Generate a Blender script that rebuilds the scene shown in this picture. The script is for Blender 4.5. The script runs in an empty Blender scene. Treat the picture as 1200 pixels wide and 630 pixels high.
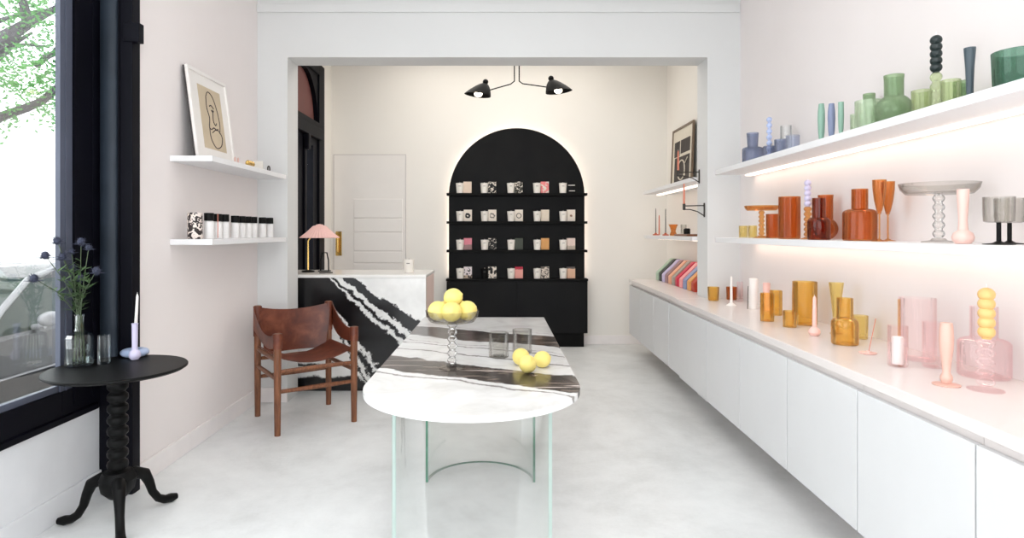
import bpy, bmesh, math, random
from mathutils import Vector, Matrix, noise
PI = math.pi
random.seed(7)
SC = bpy.context.scene
COL = SC.collection

# ------------------------------------------------------------------ camera
H = 1.3                                   # eye height
cam_d = bpy.data.cameras.new('camera')
cam = bpy.data.objects.new('camera', cam_d)
COL.objects.link(cam)
cam.location = (0, 0, H)
cam.rotation_euler = (PI / 2, 0, 0)
cam_d.sensor_width = 36.0
cam_d.lens = 36.0 * 710 / 1200
cam_d.shift_x = (600 - 585) / 1200
cam_d.shift_y = -(315 - 271) / 1200
cam_d.clip_start = 0.02
cam_d.clip_end = 200
SC.camera = cam

# ------------------------------------------------------------------ world, exposure, render feel
w = bpy.data.worlds.new('sky')
SC.world = w
w.use_nodes = True
w.node_tree.nodes['Background'].inputs[0].default_value = (0.93, 0.97, 1.0, 1)
w.node_tree.nodes['Background'].inputs[1].default_value = 4.6
SC.view_settings.view_transform = 'Standard'
SC.view_settings.look = 'None'
SC.view_settings.gamma = 1
SC.view_settings.use_curve_mapping = False
SC.view_settings.exposure = -0.08
SC.cycles.max_bounces = 14
SC.cycles.diffuse_bounces = 6
SC.cycles.glossy_bounces = 4
SC.cycles.transmission_bounces = 6
SC.cycles.transparent_max_bounces = 40
SC.cycles.caustics_reflective = False
SC.cycles.caustics_refractive = False
SC.cycles.sample_clamp_indirect = 6
SC.cycles.use_denoising = True


def area(name, loc, sx, sy, power, color=(1, 1, 1), rot=(0, 0, 0)):
    l = bpy.data.lights.new(name, 'AREA')
    l.shape = 'RECTANGLE'
    l.size = sx
    l.size_y = sy
    l.energy = power
    l.color = color
    o = bpy.data.objects.new(name, l)
    COL.objects.link(o)
    o.location = loc
    o.rotation_euler = rot
    return o


area('added_fill_front', (0.0, 2.0, 3.27), 1.5, 3.0, 21, (0.97, 0.985, 1.0))  # unseen area light, added to brighten the front room
area('added_fill_entry', (0.0, -0.3, 3.27), 1.6, 1.4, 19, (0.97, 0.985, 1.0))  # likewise added, lifts the light near the entry
area('added_fill_back', (0.0, 5.9, 3.36), 2.4, 1.5, 34, (1, 0.95, 0.88))  # unseen warm area light added over the back room


# ------------------------------------------------------------------ node helper
class NT:
    def __init__(self, name):
        self.m = bpy.data.materials.new(name)
        self.m.use_nodes = True
        self.t = self.m.node_tree
        self.t.nodes.clear()
        self.out = self.t.nodes.new('ShaderNodeOutputMaterial')

    def n(self, kind, **kw):
        nd = self.t.nodes.new(kind)
        for k, v in kw.items():
            if k.startswith('i_'):
                key = k[2:]
                key = int(key) if key.isdigit() else key.replace('_', ' ')
                self.set(nd.inputs[key], v)
            else:
                setattr(nd, k, v)
        return nd

    def set(self, sock, v):
        if isinstance(v, bpy.types.NodeSocket):
            self.t.links.new(v, sock)
        elif isinstance(v, (tuple, list)) and len(v) == 3 and sock.type == 'RGBA':
            sock.default_value = (*v, 1)
        else:
            sock.default_value = v

    def math(self, op, a, b=0.0, clamp=False):
        nd = self.t.nodes.new('ShaderNodeMath')
        nd.operation = op
        nd.use_clamp = clamp
        self.set(nd.inputs[0], a)
        self.set(nd.inputs[1], b)
        return nd.outputs[0]

    def ramp(self, fac, stops, mode='LINEAR'):
        nd = self.t.nodes.new('ShaderNodeValToRGB')
        cr = nd.color_ramp
        cr.interpolation = mode
        while len(cr.elements) < len(stops):
            cr.elements.new(0.5)
        for e, (p, c) in zip(cr.elements, stops):
            e.position = p
        for e, (p, c) in zip(cr.elements, stops):
            e.color = (*c, 1) if not isinstance(c, float) else (c, c, c, 1)
        self.set(nd.inputs[0], fac)
        return nd.outputs[0]

    def mix(self, fac, a, b):
        nd = self.t.nodes.new('ShaderNodeMix')
        nd.data_type = 'RGBA'
        self.set(nd.inputs[0], fac)
        self.set(nd.inputs[6], a)
        self.set(nd.inputs[7], b)
        return nd.outputs[2]

    def noise(self, vec, scale, detail=3, rough=0.55, dist=0.0):
        nd = self.n('ShaderNodeTexNoise')
        nd.inputs['Scale'].default_value = scale
        nd.inputs['Detail'].default_value = detail
        nd.inputs['Roughness'].default_value = rough
        nd.inputs['Distortion'].default_value = dist
        if vec is not None:
            self.t.links.new(vec, nd.inputs['Vector'])
        return nd.outputs[0]

    def obj(self):
        return self.n('ShaderNodeTexCoord').outputs['Object']

    def pos(self):
        return self.n('ShaderNodeNewGeometry').outputs['Position']

    def xyz(self, v):
        s = self.n('ShaderNodeSeparateXYZ')
        self.t.links.new(v, s.inputs[0])
        return s.outputs

    def bsdf(self, color, rough=0.5, spec=0.5, metal=0.0, bump=None, bstr=0.1, bdist=0.01, coat=0.0, sss=0.0):
        b = self.n('ShaderNodeBsdfPrincipled')
        self.set(b.inputs['Base Color'], color)
        self.set(b.inputs['Roughness'], rough)
        b.inputs['Specular IOR Level'].default_value = spec
        b.inputs['Metallic'].default_value = metal
        b.inputs['Coat Weight'].default_value = coat
        if bump is not None:
            bm_ = self.n('ShaderNodeBump')
            bm_.inputs['Strength'].default_value = bstr
            bm_.inputs['Distance'].default_value = bdist
            self.t.links.new(bump, bm_.inputs['Height'])
            self.t.links.new(bm_.outputs[0], b.inputs['Normal'])
        self.t.links.new(b.outputs[0], self.out.inputs[0])
        return self.m


def S(r, g, b):
    """sRGB 0-255 to linear"""
    f = lambda c: (c / 255) / 12.92 if c / 255 <= 0.04045 else ((c / 255 + 0.055) / 1.055) ** 2.4
    return (f(r), f(g), f(b))


MC = {}


def plain(name, c, rough=0.5, spec=0.5, metal=0.0, coat=0.0, mott=0.03, scale=6.0):
    if name in MC:
        return MC[name]
    t = NT(name)
    nz = t.noise(t.obj(), scale, 3)
    k = t.ramp(nz, [(0.3, tuple(max(0, x * (1 - mott)) for x in c)), (0.7, tuple(min(1, x * (1 + mott)) for x in c))])
    MC[name] = t.bsdf(k, rough, spec, metal, coat=coat)
    return MC[name]


def glass(name, c, edge=None, gloss=0.09, body=0.0):
    """thin coloured glass wall: tinted transmission, more absorption at a slanting wall, clear gloss"""
    if name in MC:
        return MC[name]
    t = NT(name)
    lw = t.n('ShaderNodeLayerWeight')
    lw.inputs[0].default_value = 0.35
    edge = edge or tuple(x ** 2.2 for x in c)
    tint = t.mix(t.math('POWER', lw.outputs['Facing'], 1.6), c, edge)
    tr = t.n('ShaderNodeBsdfTransparent')
    t.set(tr.inputs[0], tint)
    cur = tr.outputs[0]
    if body > 0:
        tl = t.n('ShaderNodeBsdfDiffuse')
        t.set(tl.inputs[0], tuple(x ** 1.5 for x in c))
        mx = t.n('ShaderNodeMixShader')
        mx.inputs[0].default_value = body
        t.t.links.new(cur, mx.inputs[1])
        t.t.links.new(tl.outputs[0], mx.inputs[2])
        cur = mx.outputs[0]
    gl = t.n('ShaderNodeBsdfGlossy')
    gl.inputs['Roughness'].default_value = 0.06
    gl.inputs[0].default_value = (1, 1, 1, 1)
    fr = t.n('ShaderNodeFresnel')
    fr.inputs[0].default_value = 1.45
    f = t.math('MULTIPLY', fr.outputs[0], gloss * 10, clamp=True)
    mx = t.n('ShaderNodeMixShader')
    t.t.links.new(f, mx.inputs[0])
    t.t.links.new(cur, mx.inputs[1])
    t.t.links.new(gl.outputs[0], mx.inputs[2])
    t.t.links.new(mx.outputs[0], t.out.inputs[0])
    MC[name] = t.m
    return t.m


def emit(name, c, s):
    if name in MC:
        return MC[name]
    t = NT(name)
    e = t.n('ShaderNodeEmission')
    t.set(e.inputs[0], c)
    e.inputs[1].default_value = s
    t.t.links.new(e.outputs[0], t.out.inputs[0])
    MC[name] = t.m
    return t.m


# ------------------------------------------------------------------ mesh helpers
def new():
    b = bmesh.new()
    b.faces.layers.int.new('flat')
    return b


def add_box(bm, x0, x1, y0, y1, z0, z1, bev=0.0, mat=None):
    vs = [bm.verts.new((x, y, z)) for x in (x0, x1) for y in (y0, y1) for z in (z0, z1)]
    q = [(0, 1, 3, 2), (4, 6, 7, 5), (0, 4, 5, 1), (2, 3, 7, 6), (0, 2, 6, 4), (1, 5, 7, 3)]
    fs = [bm.faces.new([vs[i] for i in f]) for f in q]
    if bev > 0:
        es = list({e for f in fs for e in f.edges})
        r = bmesh.ops.bevel(bm, geom=es, offset=bev, segments=2, profile=0.5, affect='EDGES')
        vs = list({v for f in r['faces'] for v in f.verts} | {v for v in vs if v.is_valid})
    ly = bm.faces.layers.int.get('flat')
    if ly is not None:
        for f in {f for v in vs for f in v.link_faces}:
            f[ly] = 1
    if mat is not None:
        bmesh.ops.transform(bm, matrix=mat, verts=[v for v in vs if v.is_valid])
    return vs


def add_lathe(bm, prof, cx=0.0, cy=0.0, z0=0.0, seg=28, closed=False, ripple=0.0, nr=12, mat=None):
    rings = []
    allv = []
    for r, z in prof:
        if r < 1e-5:
            v = bm.verts.new((cx, cy, z0 + z))
            rings.append([v])
            allv.append(v)
        else:
            ring = []
            for i in range(seg):
                a = 2 * PI * i / seg
                rr = r * (1 + ripple * math.cos(nr * a))
                v = bm.verts.new((cx + rr * math.cos(a), cy + rr * math.sin(a), z0 + z))
                ring.append(v)
            rings.append(ring)
            allv += ring
    n = len(rings)
    for k in range(n if closed else n - 1):
        A, B = rings[k], rings[(k + 1) % n]
        if len(A) == 1 and len(B) == 1:
            continue
        for i in range(seg):
            j = (i + 1) % seg
            if len(A) == 1:
                bm.faces.new((A[0], B[j], B[i]))
            elif len(B) == 1:
                bm.faces.new((A[i], A[j], B[0]))
            else:
                bm.faces.new((A[i], A[j], B[j], B[i]))
    if mat is not None:
        bmesh.ops.transform(bm, matrix=mat, verts=allv)
    return allv


def add_tube(bm, pts, rad, seg=10, caps=True, flat=1.0):
    pts = [Vector(p) for p in pts]
    if not isinstance(rad, (list, tuple)):
        rad = [rad] * len(pts)
    rings = []
    up = Vector((0, 0, 1))
    prev = None
    for i, p in enumerate(pts):
        d = (pts[min(i + 1, len(pts) - 1)] - pts[max(i - 1, 0)]).normalized()
        if prev is None:
            ref = up if abs(d.z) < 0.95 else Vector((1, 0, 0))
            s = d.cross(ref).normalized()
        else:
            s = (prev - d * prev.dot(d))
            s = s.normalized() if s.length > 1e-6 else d.orthogonal().normalized()
        prev = s
        t = d.cross(s).normalized()
        rings.append([bm.verts.new(p + s * (rad[i] * math.cos(2 * PI * k / seg)) + t * (rad[i] * flat * math.sin(2 * PI * k / seg))) for k in range(seg)])
    for A, B in zip(rings, rings[1:]):
        for i in range(seg):
            j = (i + 1) % seg
            bm.faces.new((A[i], A[j], B[j], B[i]))
    if caps:
        bm.faces.new(rings[0][::-1])
        bm.faces.new(rings[-1])
    return [v for r in rings for v in r]


def add_prism(bm, poly, a0, a1, axis='y'):
    """extrude a polygon; axis y: poly=(x,z); axis z: poly=(x,y); axis x: poly=(y,z)"""
    def P(p, a):
        return {'y': (p[0], a, p[1]), 'z': (p[0], p[1], a), 'x': (a, p[0], p[1])}[axis]
    A = [bm.verts.new(P(p, a0)) for p in poly]
    B = [bm.verts.new(P(p, a1)) for p in poly]
    n = len(poly)
    for i in range(n):
        j = (i + 1) % n
        bm.faces.new((A[i], A[j], B[j], B[i]))
    bm.faces.new(A[::-1])
    bm.faces.new(B)
    return A + B


def add_sphere(bm, c, r, sx=1, sy=1, sz=1, seg=20, rings=12, mat=None):
    m = Matrix.Translation(c) @ (mat or Matrix.Identity(4)) @ Matrix.Diagonal((r * sx, r * sy, r * sz, 1))
    return bmesh.ops.create_uvsphere(bm, u_segments=seg, v_segments=rings, radius=1, matrix=m)['verts']


def sheet(bm, fn, nu, nv, thick):
    """thin but solid sheet from fn(u,v)->Vector"""
    P = [[Vector(fn(u / nu, v / nv)) for v in range(nv + 1)] for u in range(nu + 1)]
    A, B = [], []
    for u in range(nu + 1):
        ra, rb = [], []
        for v in range(nv + 1):
            du = P[min(u + 1, nu)][v] - P[max(u - 1, 0)][v]
            dv = P[u][min(v + 1, nv)] - P[u][max(v - 1, 0)]
            n = du.cross(dv)
            n = n.normalized() if n.length > 1e-9 else Vector((0, 0, 1))
            ra.append(bm.verts.new(P[u][v] + n * thick / 2))
            rb.append(bm.verts.new(P[u][v] - n * thick / 2))
        A.append(ra)
        B.append(rb)
    for u in range(nu):
        for v in range(nv):
            bm.faces.new((A[u][v], A[u + 1][v], A[u + 1][v + 1], A[u][v + 1]))
            bm.faces.new((B[u][v], B[u][v + 1], B[u + 1][v + 1], B[u + 1][v]))
    for u in range(nu):
        bm.faces.new((A[u][0], B[u][0], B[u + 1][0], A[u + 1][0]))
        bm.faces.new((A[u][nv], A[u + 1][nv], B[u + 1][nv], B[u][nv]))
    for v in range(nv):
        bm.faces.new((A[0][v], A[0][v + 1], B[0][v + 1], B[0][v]))
        bm.faces.new((A[nu][v], B[nu][v], B[nu][v + 1], A[nu][v + 1]))


def obj(name, bm, mat, parent=None, loc=(0, 0, 0), rotz=0.0, smooth=35, sub=0):
    bmesh.ops.recalc_face_normals(bm, faces=bm.faces[:])
    me = bpy.data.meshes.new(name)
    ly = bm.faces.layers.int.get('flat')
    flat = [bool(ly is not None and f[ly]) for f in bm.faces]
    if ly is not None:
        bm.faces.layers.int.remove(ly)
    bm.to_mesh(me)
    bm.free()
    if smooth:
        for p in me.polygons:
            p.use_smooth = True
        me.set_sharp_from_angle(angle=math.radians(smooth))
        for p, fl_ in zip(me.polygons, flat):
            if fl_:
                p.use_smooth = False
    me.materials.append(mat)
    o = bpy.data.objects.new(name, me)
    COL.objects.link(o)
    o.location = loc
    o.rotation_euler = (0, 0, rotz)
    if parent is not None:
        o.parent = parent
    if sub:
        md = o.modifiers.new('subdivision', 'SUBSURF')
        md.levels = md.render_levels = sub
    return o


def tag(o, label, cat, group=None):
    o['label'] = label
    o['category'] = cat
    if group:
        o['group'] = group
    return o


def thing(name, label, cat, loc=(0, 0, 0), rotz=0.0, group=None):
    o = bpy.data.objects.new(name, None)
    o.empty_display_size = 0.05
    COL.objects.link(o)
    o.location = loc
    o.rotation_euler = (0, 0, rotz)
    return tag(o, label, cat, group)


def kids(o):
    return [c for c in COL.objects if c.parent == o]


def copy_tree(o, parent=None):
    c = o.copy()
    COL.objects.link(c)
    if parent is not None:
        c.parent = parent
    for ch in kids(o):
        copy_tree(ch, c)
    return c


def dup(o, loc, label, rotz=None, mat=None, scale=None):
    c = copy_tree(o)
    c.location = loc
    if rotz is not None:
        c.rotation_euler = (0, 0, rotz)
    if scale is not None:
        c.scale = scale
    c['label'] = label
    return c


def struct(name, bm, m, parent=None, smooth=35):
    o = obj(name, bm, m, parent, smooth=smooth)
    if parent is None:
        o['kind'] = 'structure'
    return o


def boxo(name, m, *b, parent=None, bev=0.0, kind=True):
    bm = new()
    add_box(bm, *b, bev=bev)
    o = obj(name, bm, m, parent)
    if kind and parent is None:
        o['kind'] = 'structure'
    return o


SH = 0.0197            # the right-hand wall runs off square by about a degree


def R(a, y, z=0.0):
    return Vector((a + SH * y, y, z))


def shear(bm):
    for v in bm.verts:
        v.co.x += SH * v.co.y
    return bm


ROT = -math.atan(SH)

# ------------------------------------------------------------------ materials
M = {}
t = NT('wall_paint')
nz = t.noise(t.pos(), 2.0, 4)
M['wall'] = t.bsdf(t.ramp(nz, [(0.3, (0.80, 0.75, 0.735)), (0.7, (0.82, 0.77, 0.755))]), 0.75, 0.3, bump=t.noise(t.pos(), 90, 2), bstr=0.04, bdist=0.002)
t = NT('partition_paint')
nz = t.noise(t.pos(), 2.0, 4)
M['partition'] = t.bsdf(t.ramp(nz, [(0.3, (0.66, 0.665, 0.66)), (0.7, (0.68, 0.685, 0.68))]), 0.7, 0.3)
t = NT('back_wall_paint')
nz = t.noise(t.pos(), 1.5, 4)
M['wall_back'] = t.bsdf(t.ramp(nz, [(0.3, (0.80, 0.775, 0.73)), (0.7, (0.82, 0.795, 0.75))]), 0.75, 0.3)
M['ceiling'] = plain('ceiling_paint', (0.86, 0.85, 0.84), 0.8, 0.2)
M['trim'] = plain('trim_paint', (0.84, 0.80, 0.79), 0.5, 0.4)

t = NT('polished_concrete')
p = t.pos()
n1 = t.noise(p, 1.1, 6, 0.6, 0.8)
n2 = t.noise(p, 7.0, 5, 0.65)
n3 = t.noise(p, 60.0, 3, 0.6)
mixv = t.math('ADD', t.math('MULTIPLY', n1, 0.6), t.math('ADD', t.math('MULTIPLY', n2, 0.3), t.math('MULTIPLY', n3, 0.1)))
c = t.ramp(mixv, [(0.36, S(210, 212, 211)), (0.5, S(226, 228, 228)), (0.64, S(236, 238, 238))])
M['floor'] = t.bsdf(c, t.ramp(n2, [(0.3, 0.32), (0.7, 0.45)]), 0.45, bump=n3, bstr=0.05, bdist=0.002)

M['lacquer'] = plain('cabinet_lacquer', (0.66, 0.665, 0.67), 0.38, 0.4, mott=0.01)
M['counter'] = plain('counter_surface', (0.74, 0.69, 0.67), 0.25, 0.45, mott=0.01)
M['shelf_white'] = plain('shelf_lacquer', (0.80, 0.80, 0.81), 0.4, 0.4, mott=0.01)
M['black'] = plain('black_paint', (0.004, 0.004, 0.004), 0.55, 0.10, mott=0.1)
M['black_satin'] = plain('black_satin_metal', (0.004, 0.004, 0.004), 0.45, 0.12, mott=0.1)
M['frame_black'] = plain('window_frame_paint', (0.003, 0.003, 0.006), 0.5, 0.10, mott=0.15, scale=3)
M['frame_blue'] = plain('window_moulding_paint', (0.020, 0.028, 0.040), 0.5, 0.25, mott=0.3, scale=3)
M['frame_pale'] = plain('pale_sash_and_highlight', (0.075, 0.085, 0.12), 0.4, 0.4, mott=0.1, scale=3)  # pale stile; on the rail an edge highlight put into the colour
M['panel_white'] = plain('stall_riser_paint', (0.74, 0.75, 0.77), 0.6, 0.3)
M['brass'] = plain('brass', (0.75, 0.50, 0.16), 0.25, 0.5, metal=1.0)
M['iron'] = plain('iron', (0.05, 0.045, 0.04), 0.45, 0.5, metal=0.6)
M['white_paint'] = plain('door_paint', (0.80, 0.77, 0.74), 0.65, 0.3, mott=0.01)
M['led'] = emit('led_strip_light', (1.0, 0.79, 0.66), 4.8)
M['led_arch'] = emit('arch_led_light', (1.0, 0.82, 0.68), 22.0)
M['bulb'] = emit('bulb_glow', (1.0, 0.86, 0.66), 8.0)

t = NT('walnut')
p = t.obj()
mp = t.n('ShaderNodeMapping')
mp.inputs['Scale'].default_value = (14, 14, 1.6)
t.t.links.new(p, mp.inputs[0])
nz = t.noise(mp.outputs[0], 4, 5, 0.6, 1.2)
M['walnut'] = t.bsdf(t.ramp(nz, [(0.3, S(84, 48, 30)), (0.55, S(122, 76, 50)), (0.75, S(146, 96, 66))]), 0.4, 0.4, bump=nz, bstr=0.1, bdist=0.002)
t = NT('cognac_leather')
p = t.obj()
nz = t.noise(p, 7, 5, 0.6, 0.4)
M['leather'] = t.bsdf(t.ramp(nz, [(0.25, S(60, 24, 14)), (0.5, S(98, 46, 28)), (0.75, S(138, 80, 56))]), 0.42, 0.45, bump=t.noise(p, 90, 3), bstr=0.15, bdist=0.002)


def lin_bands(t, v, bands, soft=0.006):
    """sum of smooth indicator bands [(lo, hi)] of value socket v"""
    tot = None
    for lo, hi in bands:
        a = t.n('ShaderNodeMapRange', interpolation_type='SMOOTHSTEP')
        t.set(a.inputs[0], v); a.inputs[1].default_value = lo - soft; a.inputs[2].default_value = lo + soft
        b = t.n('ShaderNodeMapRange', interpolation_type='SMOOTHSTEP')
        t.set(b.inputs[0], v); b.inputs[1].default_value = hi - soft; b.inputs[2].default_value = hi + soft
        q = t.math('SUBTRACT', a.outputs[0], b.outputs[0])
        tot = q if tot is None else t.math('MAXIMUM', tot, q)
    return tot


# table marble: dark veins across a white slab
t = NT('banded_marble')
p = t.pos()
x, y, z = t.xyz(p)
nA = t.math('SUBTRACT', t.noise(p, 2.3, 5, 0.6), 0.5)
nB = t.math('SUBTRACT', t.noise(p, 11, 5, 0.65), 0.5)
v = t.math('ADD', y, t.math('MULTIPLY', x, 0.50))
v = t.math('ADD', v, t.math('ADD', t.math('MULTIPLY', nA, 0.22), t.math('MULTIPLY', nB, 0.075)))
mask = lin_bands(t, v, [(2.20, 2.42), (3.00, 3.30)], 0.008)
thin = lin_bands(t, v, [(2.138, 2.156), (2.60, 2.625), (2.79, 2.81), (2.865, 2.872), (3.36, 3.367)], 0.006)
mp = t.n('ShaderNodeMapping')
mp.inputs['Rotation'].default_value = (0, 0, 0.46)
mp.inputs['Scale'].default_value = (1.3, 9, 1)
t.t.links.new(p, mp.inputs[0])
st = t.noise(mp.outputs[0], 2.2, 5, 0.6, 0.6)
dark = t.ramp(st, [(0.30, S(150, 134, 124)), (0.40, S(62, 54, 50)), (0.52, S(26, 23, 23)), (0.60, S(95, 82, 76)), (0.66, S(200, 190, 184))])
white = t.ramp(t.noise(p, 4, 5, 0.6, 1.0), [(0.35, S(206, 205, 203)), (0.6, S(226, 226, 225))])
cc = t.mix(t.math('MULTIPLY', thin, 0.72), white, S(88, 78, 74))
cc = t.mix(mask, cc, dark)
M['marble_table'] = t.bsdf(cc, 0.22, 0.32)

# desk marble: black and white fan of bands falling to the right
t = NT('panda_marble')
p = t.pos()
x, y, z = t.xyz(p)
nA = t.math('SUBTRACT', t.noise(p, 3.0, 5, 0.6), 0.5)
nB = t.math('SUBTRACT', t.noise(p, 13, 5, 0.7), 0.5)
dx = t.math('ADD', x, 1.774)
dz = t.math('SUBTRACT', 1.307, z)
ang = t.math('MULTIPLY', t.math('ARCTAN2', dz, dx), 180 / PI)
ang = t.math('ADD', ang, t.math('ADD', t.math('MULTIPLY', nA, 9.0), t.math('MULTIPLY', nB, 6.5)))
b1 = lin_bands(t, ang, [(33.8, 38.7), (41.2, 43.2), (45.0, 54.8), (56.2, 58.4), (60.2, 61.0)], 0.35)
rad = t.math('POWER', t.math('ADD', t.math('MULTIPLY', dx, dx), t.math('MULTIPLY', dz, dz)), 0.5)
rn = t.math('ADD', rad, t.math('MULTIPLY', nA, 0.16))
near = t.n('ShaderNodeMapRange'); t.set(near.inputs[0], rn); near.inputs[1].default_value = 0.75; near.inputs[2].default_value = 0.73
steep = lin_bands(t, ang, [(44.5, 120)], 0.4)
zn = t.math('ADD', z, t.math('ADD', t.math('MULTIPLY', nA, 0.12), t.math('MULTIPLY', nB, 0.05)))
low = lin_bands(t, zn, [(-1, 0.115), (0.20, 0.225)], 0.01)
steep2 = lin_bands(t, ang, [(61.5, 120)], 0.6)
mk = t.math('MAXIMUM', b1, t.math('MAXIMUM', t.math('MULTIPLY', near.outputs[0], steep), t.math('MULTIPLY', low, steep2)), clamp=True)
cc = t.mix(mk, t.ramp(t.noise(p, 5, 4), [(0.35, S(224, 224, 222)), (0.65, S(240, 240, 238))]), (0.006, 0.006, 0.007))
M['marble_desk'] = t.bsdf(cc, 0.2, 0.5)
M['marble_white'] = plain('white_marble', S(235, 233, 230), 0.2, 0.5, mott=0.03, scale=3)

M['g_clear'] = glass('clear_glass', (0.975, 0.982, 0.982), (0.50, 0.55, 0.58), gloss=0.04)
M['g_window'] = glass('window_glass', (0.985, 0.99, 0.99), (0.95, 0.965, 0.965), gloss=0.02)
M['g_table'] = glass('table_base_glass', (0.992, 0.997, 0.994), (0.92, 0.965, 0.95), gloss=0.03)
M['g_beads'] = glass('beaded_clear_glass', (0.96, 0.955, 0.945), (0.16, 0.16, 0.16), gloss=0.08)
M['g_table_edge'] = plain('green_glass_edge', S(40, 110, 84), 0.15, 0.6)
M['g_smoke'] = glass('smoky_glass', (0.91, 0.905, 0.89), (0.55, 0.54, 0.53), gloss=0.035)
M['g_rust'] = glass('rust_glass', (0.87, 0.56, 0.31), (0.60, 0.28, 0.10), body=0.04, gloss=0.05)
M['g_rust_dark'] = glass('dark_rust_glass', (0.70, 0.36, 0.22), (0.40, 0.12, 0.06), body=0.02, gloss=0.06)
M['g_orange'] = glass('orange_glass', (0.91, 0.66, 0.38), (0.74, 0.40, 0.14), body=0.04, gloss=0.05)
M['g_amber'] = glass('amber_glass', (0.975, 0.835, 0.49), (0.90, 0.58, 0.18), body=0.04, gloss=0.07)
M['g_gold'] = glass('gold_glass', (0.97, 0.91, 0.68), (0.86, 0.72, 0.36), body=0.04, gloss=0.05)
M['g_pink'] = glass('pink_glass', (1.0, 0.968, 0.970), (1.0, 0.90, 0.91), gloss=0.03)
M['g_blue'] = glass('blue_glass', (0.84, 0.86, 0.92), (0.52, 0.57, 0.70), body=0.10, gloss=0.05)
M['g_darkblue'] = glass('dark_blue_glass', (0.68, 0.71, 0.80), (0.34, 0.38, 0.50), body=0.10, gloss=0.05)
M['g_green'] = glass('green_glass', (0.62, 0.73, 0.56), (0.34, 0.45, 0.28), body=0.22, gloss=0.05)
M['g_moss'] = glass('moss_green_glass', (0.82, 0.87, 0.70), (0.52, 0.62, 0.38), body=0.10, gloss=0.05)
M['g_sage'] = glass('sage_green_glass', (0.88, 0.94, 0.84), (0.62, 0.74, 0.58), body=0.16, gloss=0.05)
M['g_teal'] = glass('bottle_green_glass', (0.42, 0.60, 0.51), (0.05, 0.18, 0.13), body=0.08, gloss=0.06)
M['wax_white'] = plain('white_wax', (0.86, 0.83, 0.80), 0.4)
M['wax_pink'] = plain('pink_wax', S(238, 194, 184), 0.4)
M['wax_copper'] = plain('copper_wax', S(205, 120, 95), 0.4)
M['wax_yellow'] = plain('yellow_wax', S(224, 184, 118), 0.45)
M['wax_lilac'] = plain('lilac_wax', S(206, 200, 226), 0.45)
M['wax_blue'] = plain('periwinkle_wax', S(176, 188, 222), 0.45)
M['wax_black'] = plain('black_green_wax', S(22, 36, 36), 0.4)
M['wax_grey'] = plain('grey_wax', S(95, 92, 88), 0.45)
M['cer_pink'] = plain('pink_ceramic', S(218, 176, 162), 0.4)
M['cer_rose'] = plain('rose_ceramic', S(226, 190, 180), 0.4)
M['cer_mint'] = plain('mint_ceramic', S(136, 172, 154), 0.4)
M['cer_slateblue'] = plain('slate_blue_ceramic', S(126, 136, 166), 0.4)
M['cer_slate'] = plain('slate_ceramic', S(62, 76, 84), 0.4)
M['cer_blue'] = plain('pale_blue_ceramic', S(170, 186, 216), 0.3)
M['cream'] = plain('cream_ceramic', (0.80, 0.76, 0.70), 0.4)
M['black_cap'] = plain('black_cap', (0.005, 0.005, 0.005), 0.5, 0.12)
t = NT('lemon_peel')
nz = t.noise(t.obj(), 60, 2)
M['lemon'] = t.bsdf(t.ramp(t.noise(t.obj(), 8, 3), [(0.3, S(218, 196, 104)), (0.7, S(232, 216, 134))]), 0.42, 0.4, bump=nz, bstr=0.25, bdist=0.003)

# ------------------------------------------------------------------ THE SETTING
WL, WW, WB = -1.844, -1.984, -1.94        # left wall, window wall, back-room left wall
YP0, YP1, YB = 4.62, 4.855, 7.0           # partition faces, back wall
CZ = 3.3
boxo('floor', M['floor'], -2.1, 2.3, -1.4, 7.2, -0.12, 0.0)
boxo('ceiling_front', M['ceiling'], -2.3, 2.3, -1.4, YP0, CZ, CZ + 0.12)
boxo('ceiling_back', M['ceiling'], -2.3, 2.3, YP0, 7.2, CZ + 0.1, CZ + 0.22)
boxo('wall_left', M['wall'], WL - 0.17, WL, 3.056, YP0, 0, CZ)
boxo('wall_left_riser', M['panel_white'], WW - 0.14, WW, -1.4, 3.05, 0, 0.431)
boxo('wall_left_entry', M['wall'], WW - 0.14, WW, -1.4, 0.4, 0.431, CZ)
# partition with its wide opening
bm = new()
add_box(bm, WL - 0.2, -1.614, YP0, YP1, 0, CZ + 0.1)
add_box(bm, -1.614, 1.588, YP0, YP1, 2.627, CZ + 0.1)
add_box(bm, 1.588, 2.1, YP0, YP1, 0, CZ + 0.1)
struct('wall_partition', bm, M['partition'])
# back-room left wall with the dark door/window opening (Y 5.5 - 6.69, to z 3.10)
bm = new()
add_box(bm, WB - 0.2, WB, YP1, 5.50, 0, CZ + 0.1)
add_box(bm, WB - 0.2, WB, 6.69, 7.2, 0, CZ + 0.1)
add_box(bm, WB - 0.2, WB, 5.50, 6.69, 3.10, CZ + 0.1)
struct('wall_left_back', bm, M['wall_back'])
boxo('wall_back', M['wall_back'], -2.14, 2.3, YB, YB + 0.15, 0, CZ + 0.1)
bm = new(); add_box(bm, 1.749, 1.95, -1.4, YP0, 0, CZ); struct('wall_right', shear(bm), M['wall'])
bm = new(); add_box(bm, 1.80, 1.98, YP1, YB, 0, CZ + 0.1); struct('wall_right_back', shear(bm), M['wall_back'])
# street end behind the eye: low wall, posts and lintel around a wide shop window
bm = new()
add_box(bm, -2.1, 2.2, -1.4, -1.25, 0, 0.12)
add_box(bm, -2.1, 2.2, -1.4, -1.25, 2.95, CZ)
add_box(bm, -2.1, -1.75, -1.4, -1.25, 0.12, 2.95)
add_box(bm, 1.55, 2.2, -1.4, -1.25, 0.12, 2.95)
struct('wall_front', bm, M['wall'])
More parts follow.
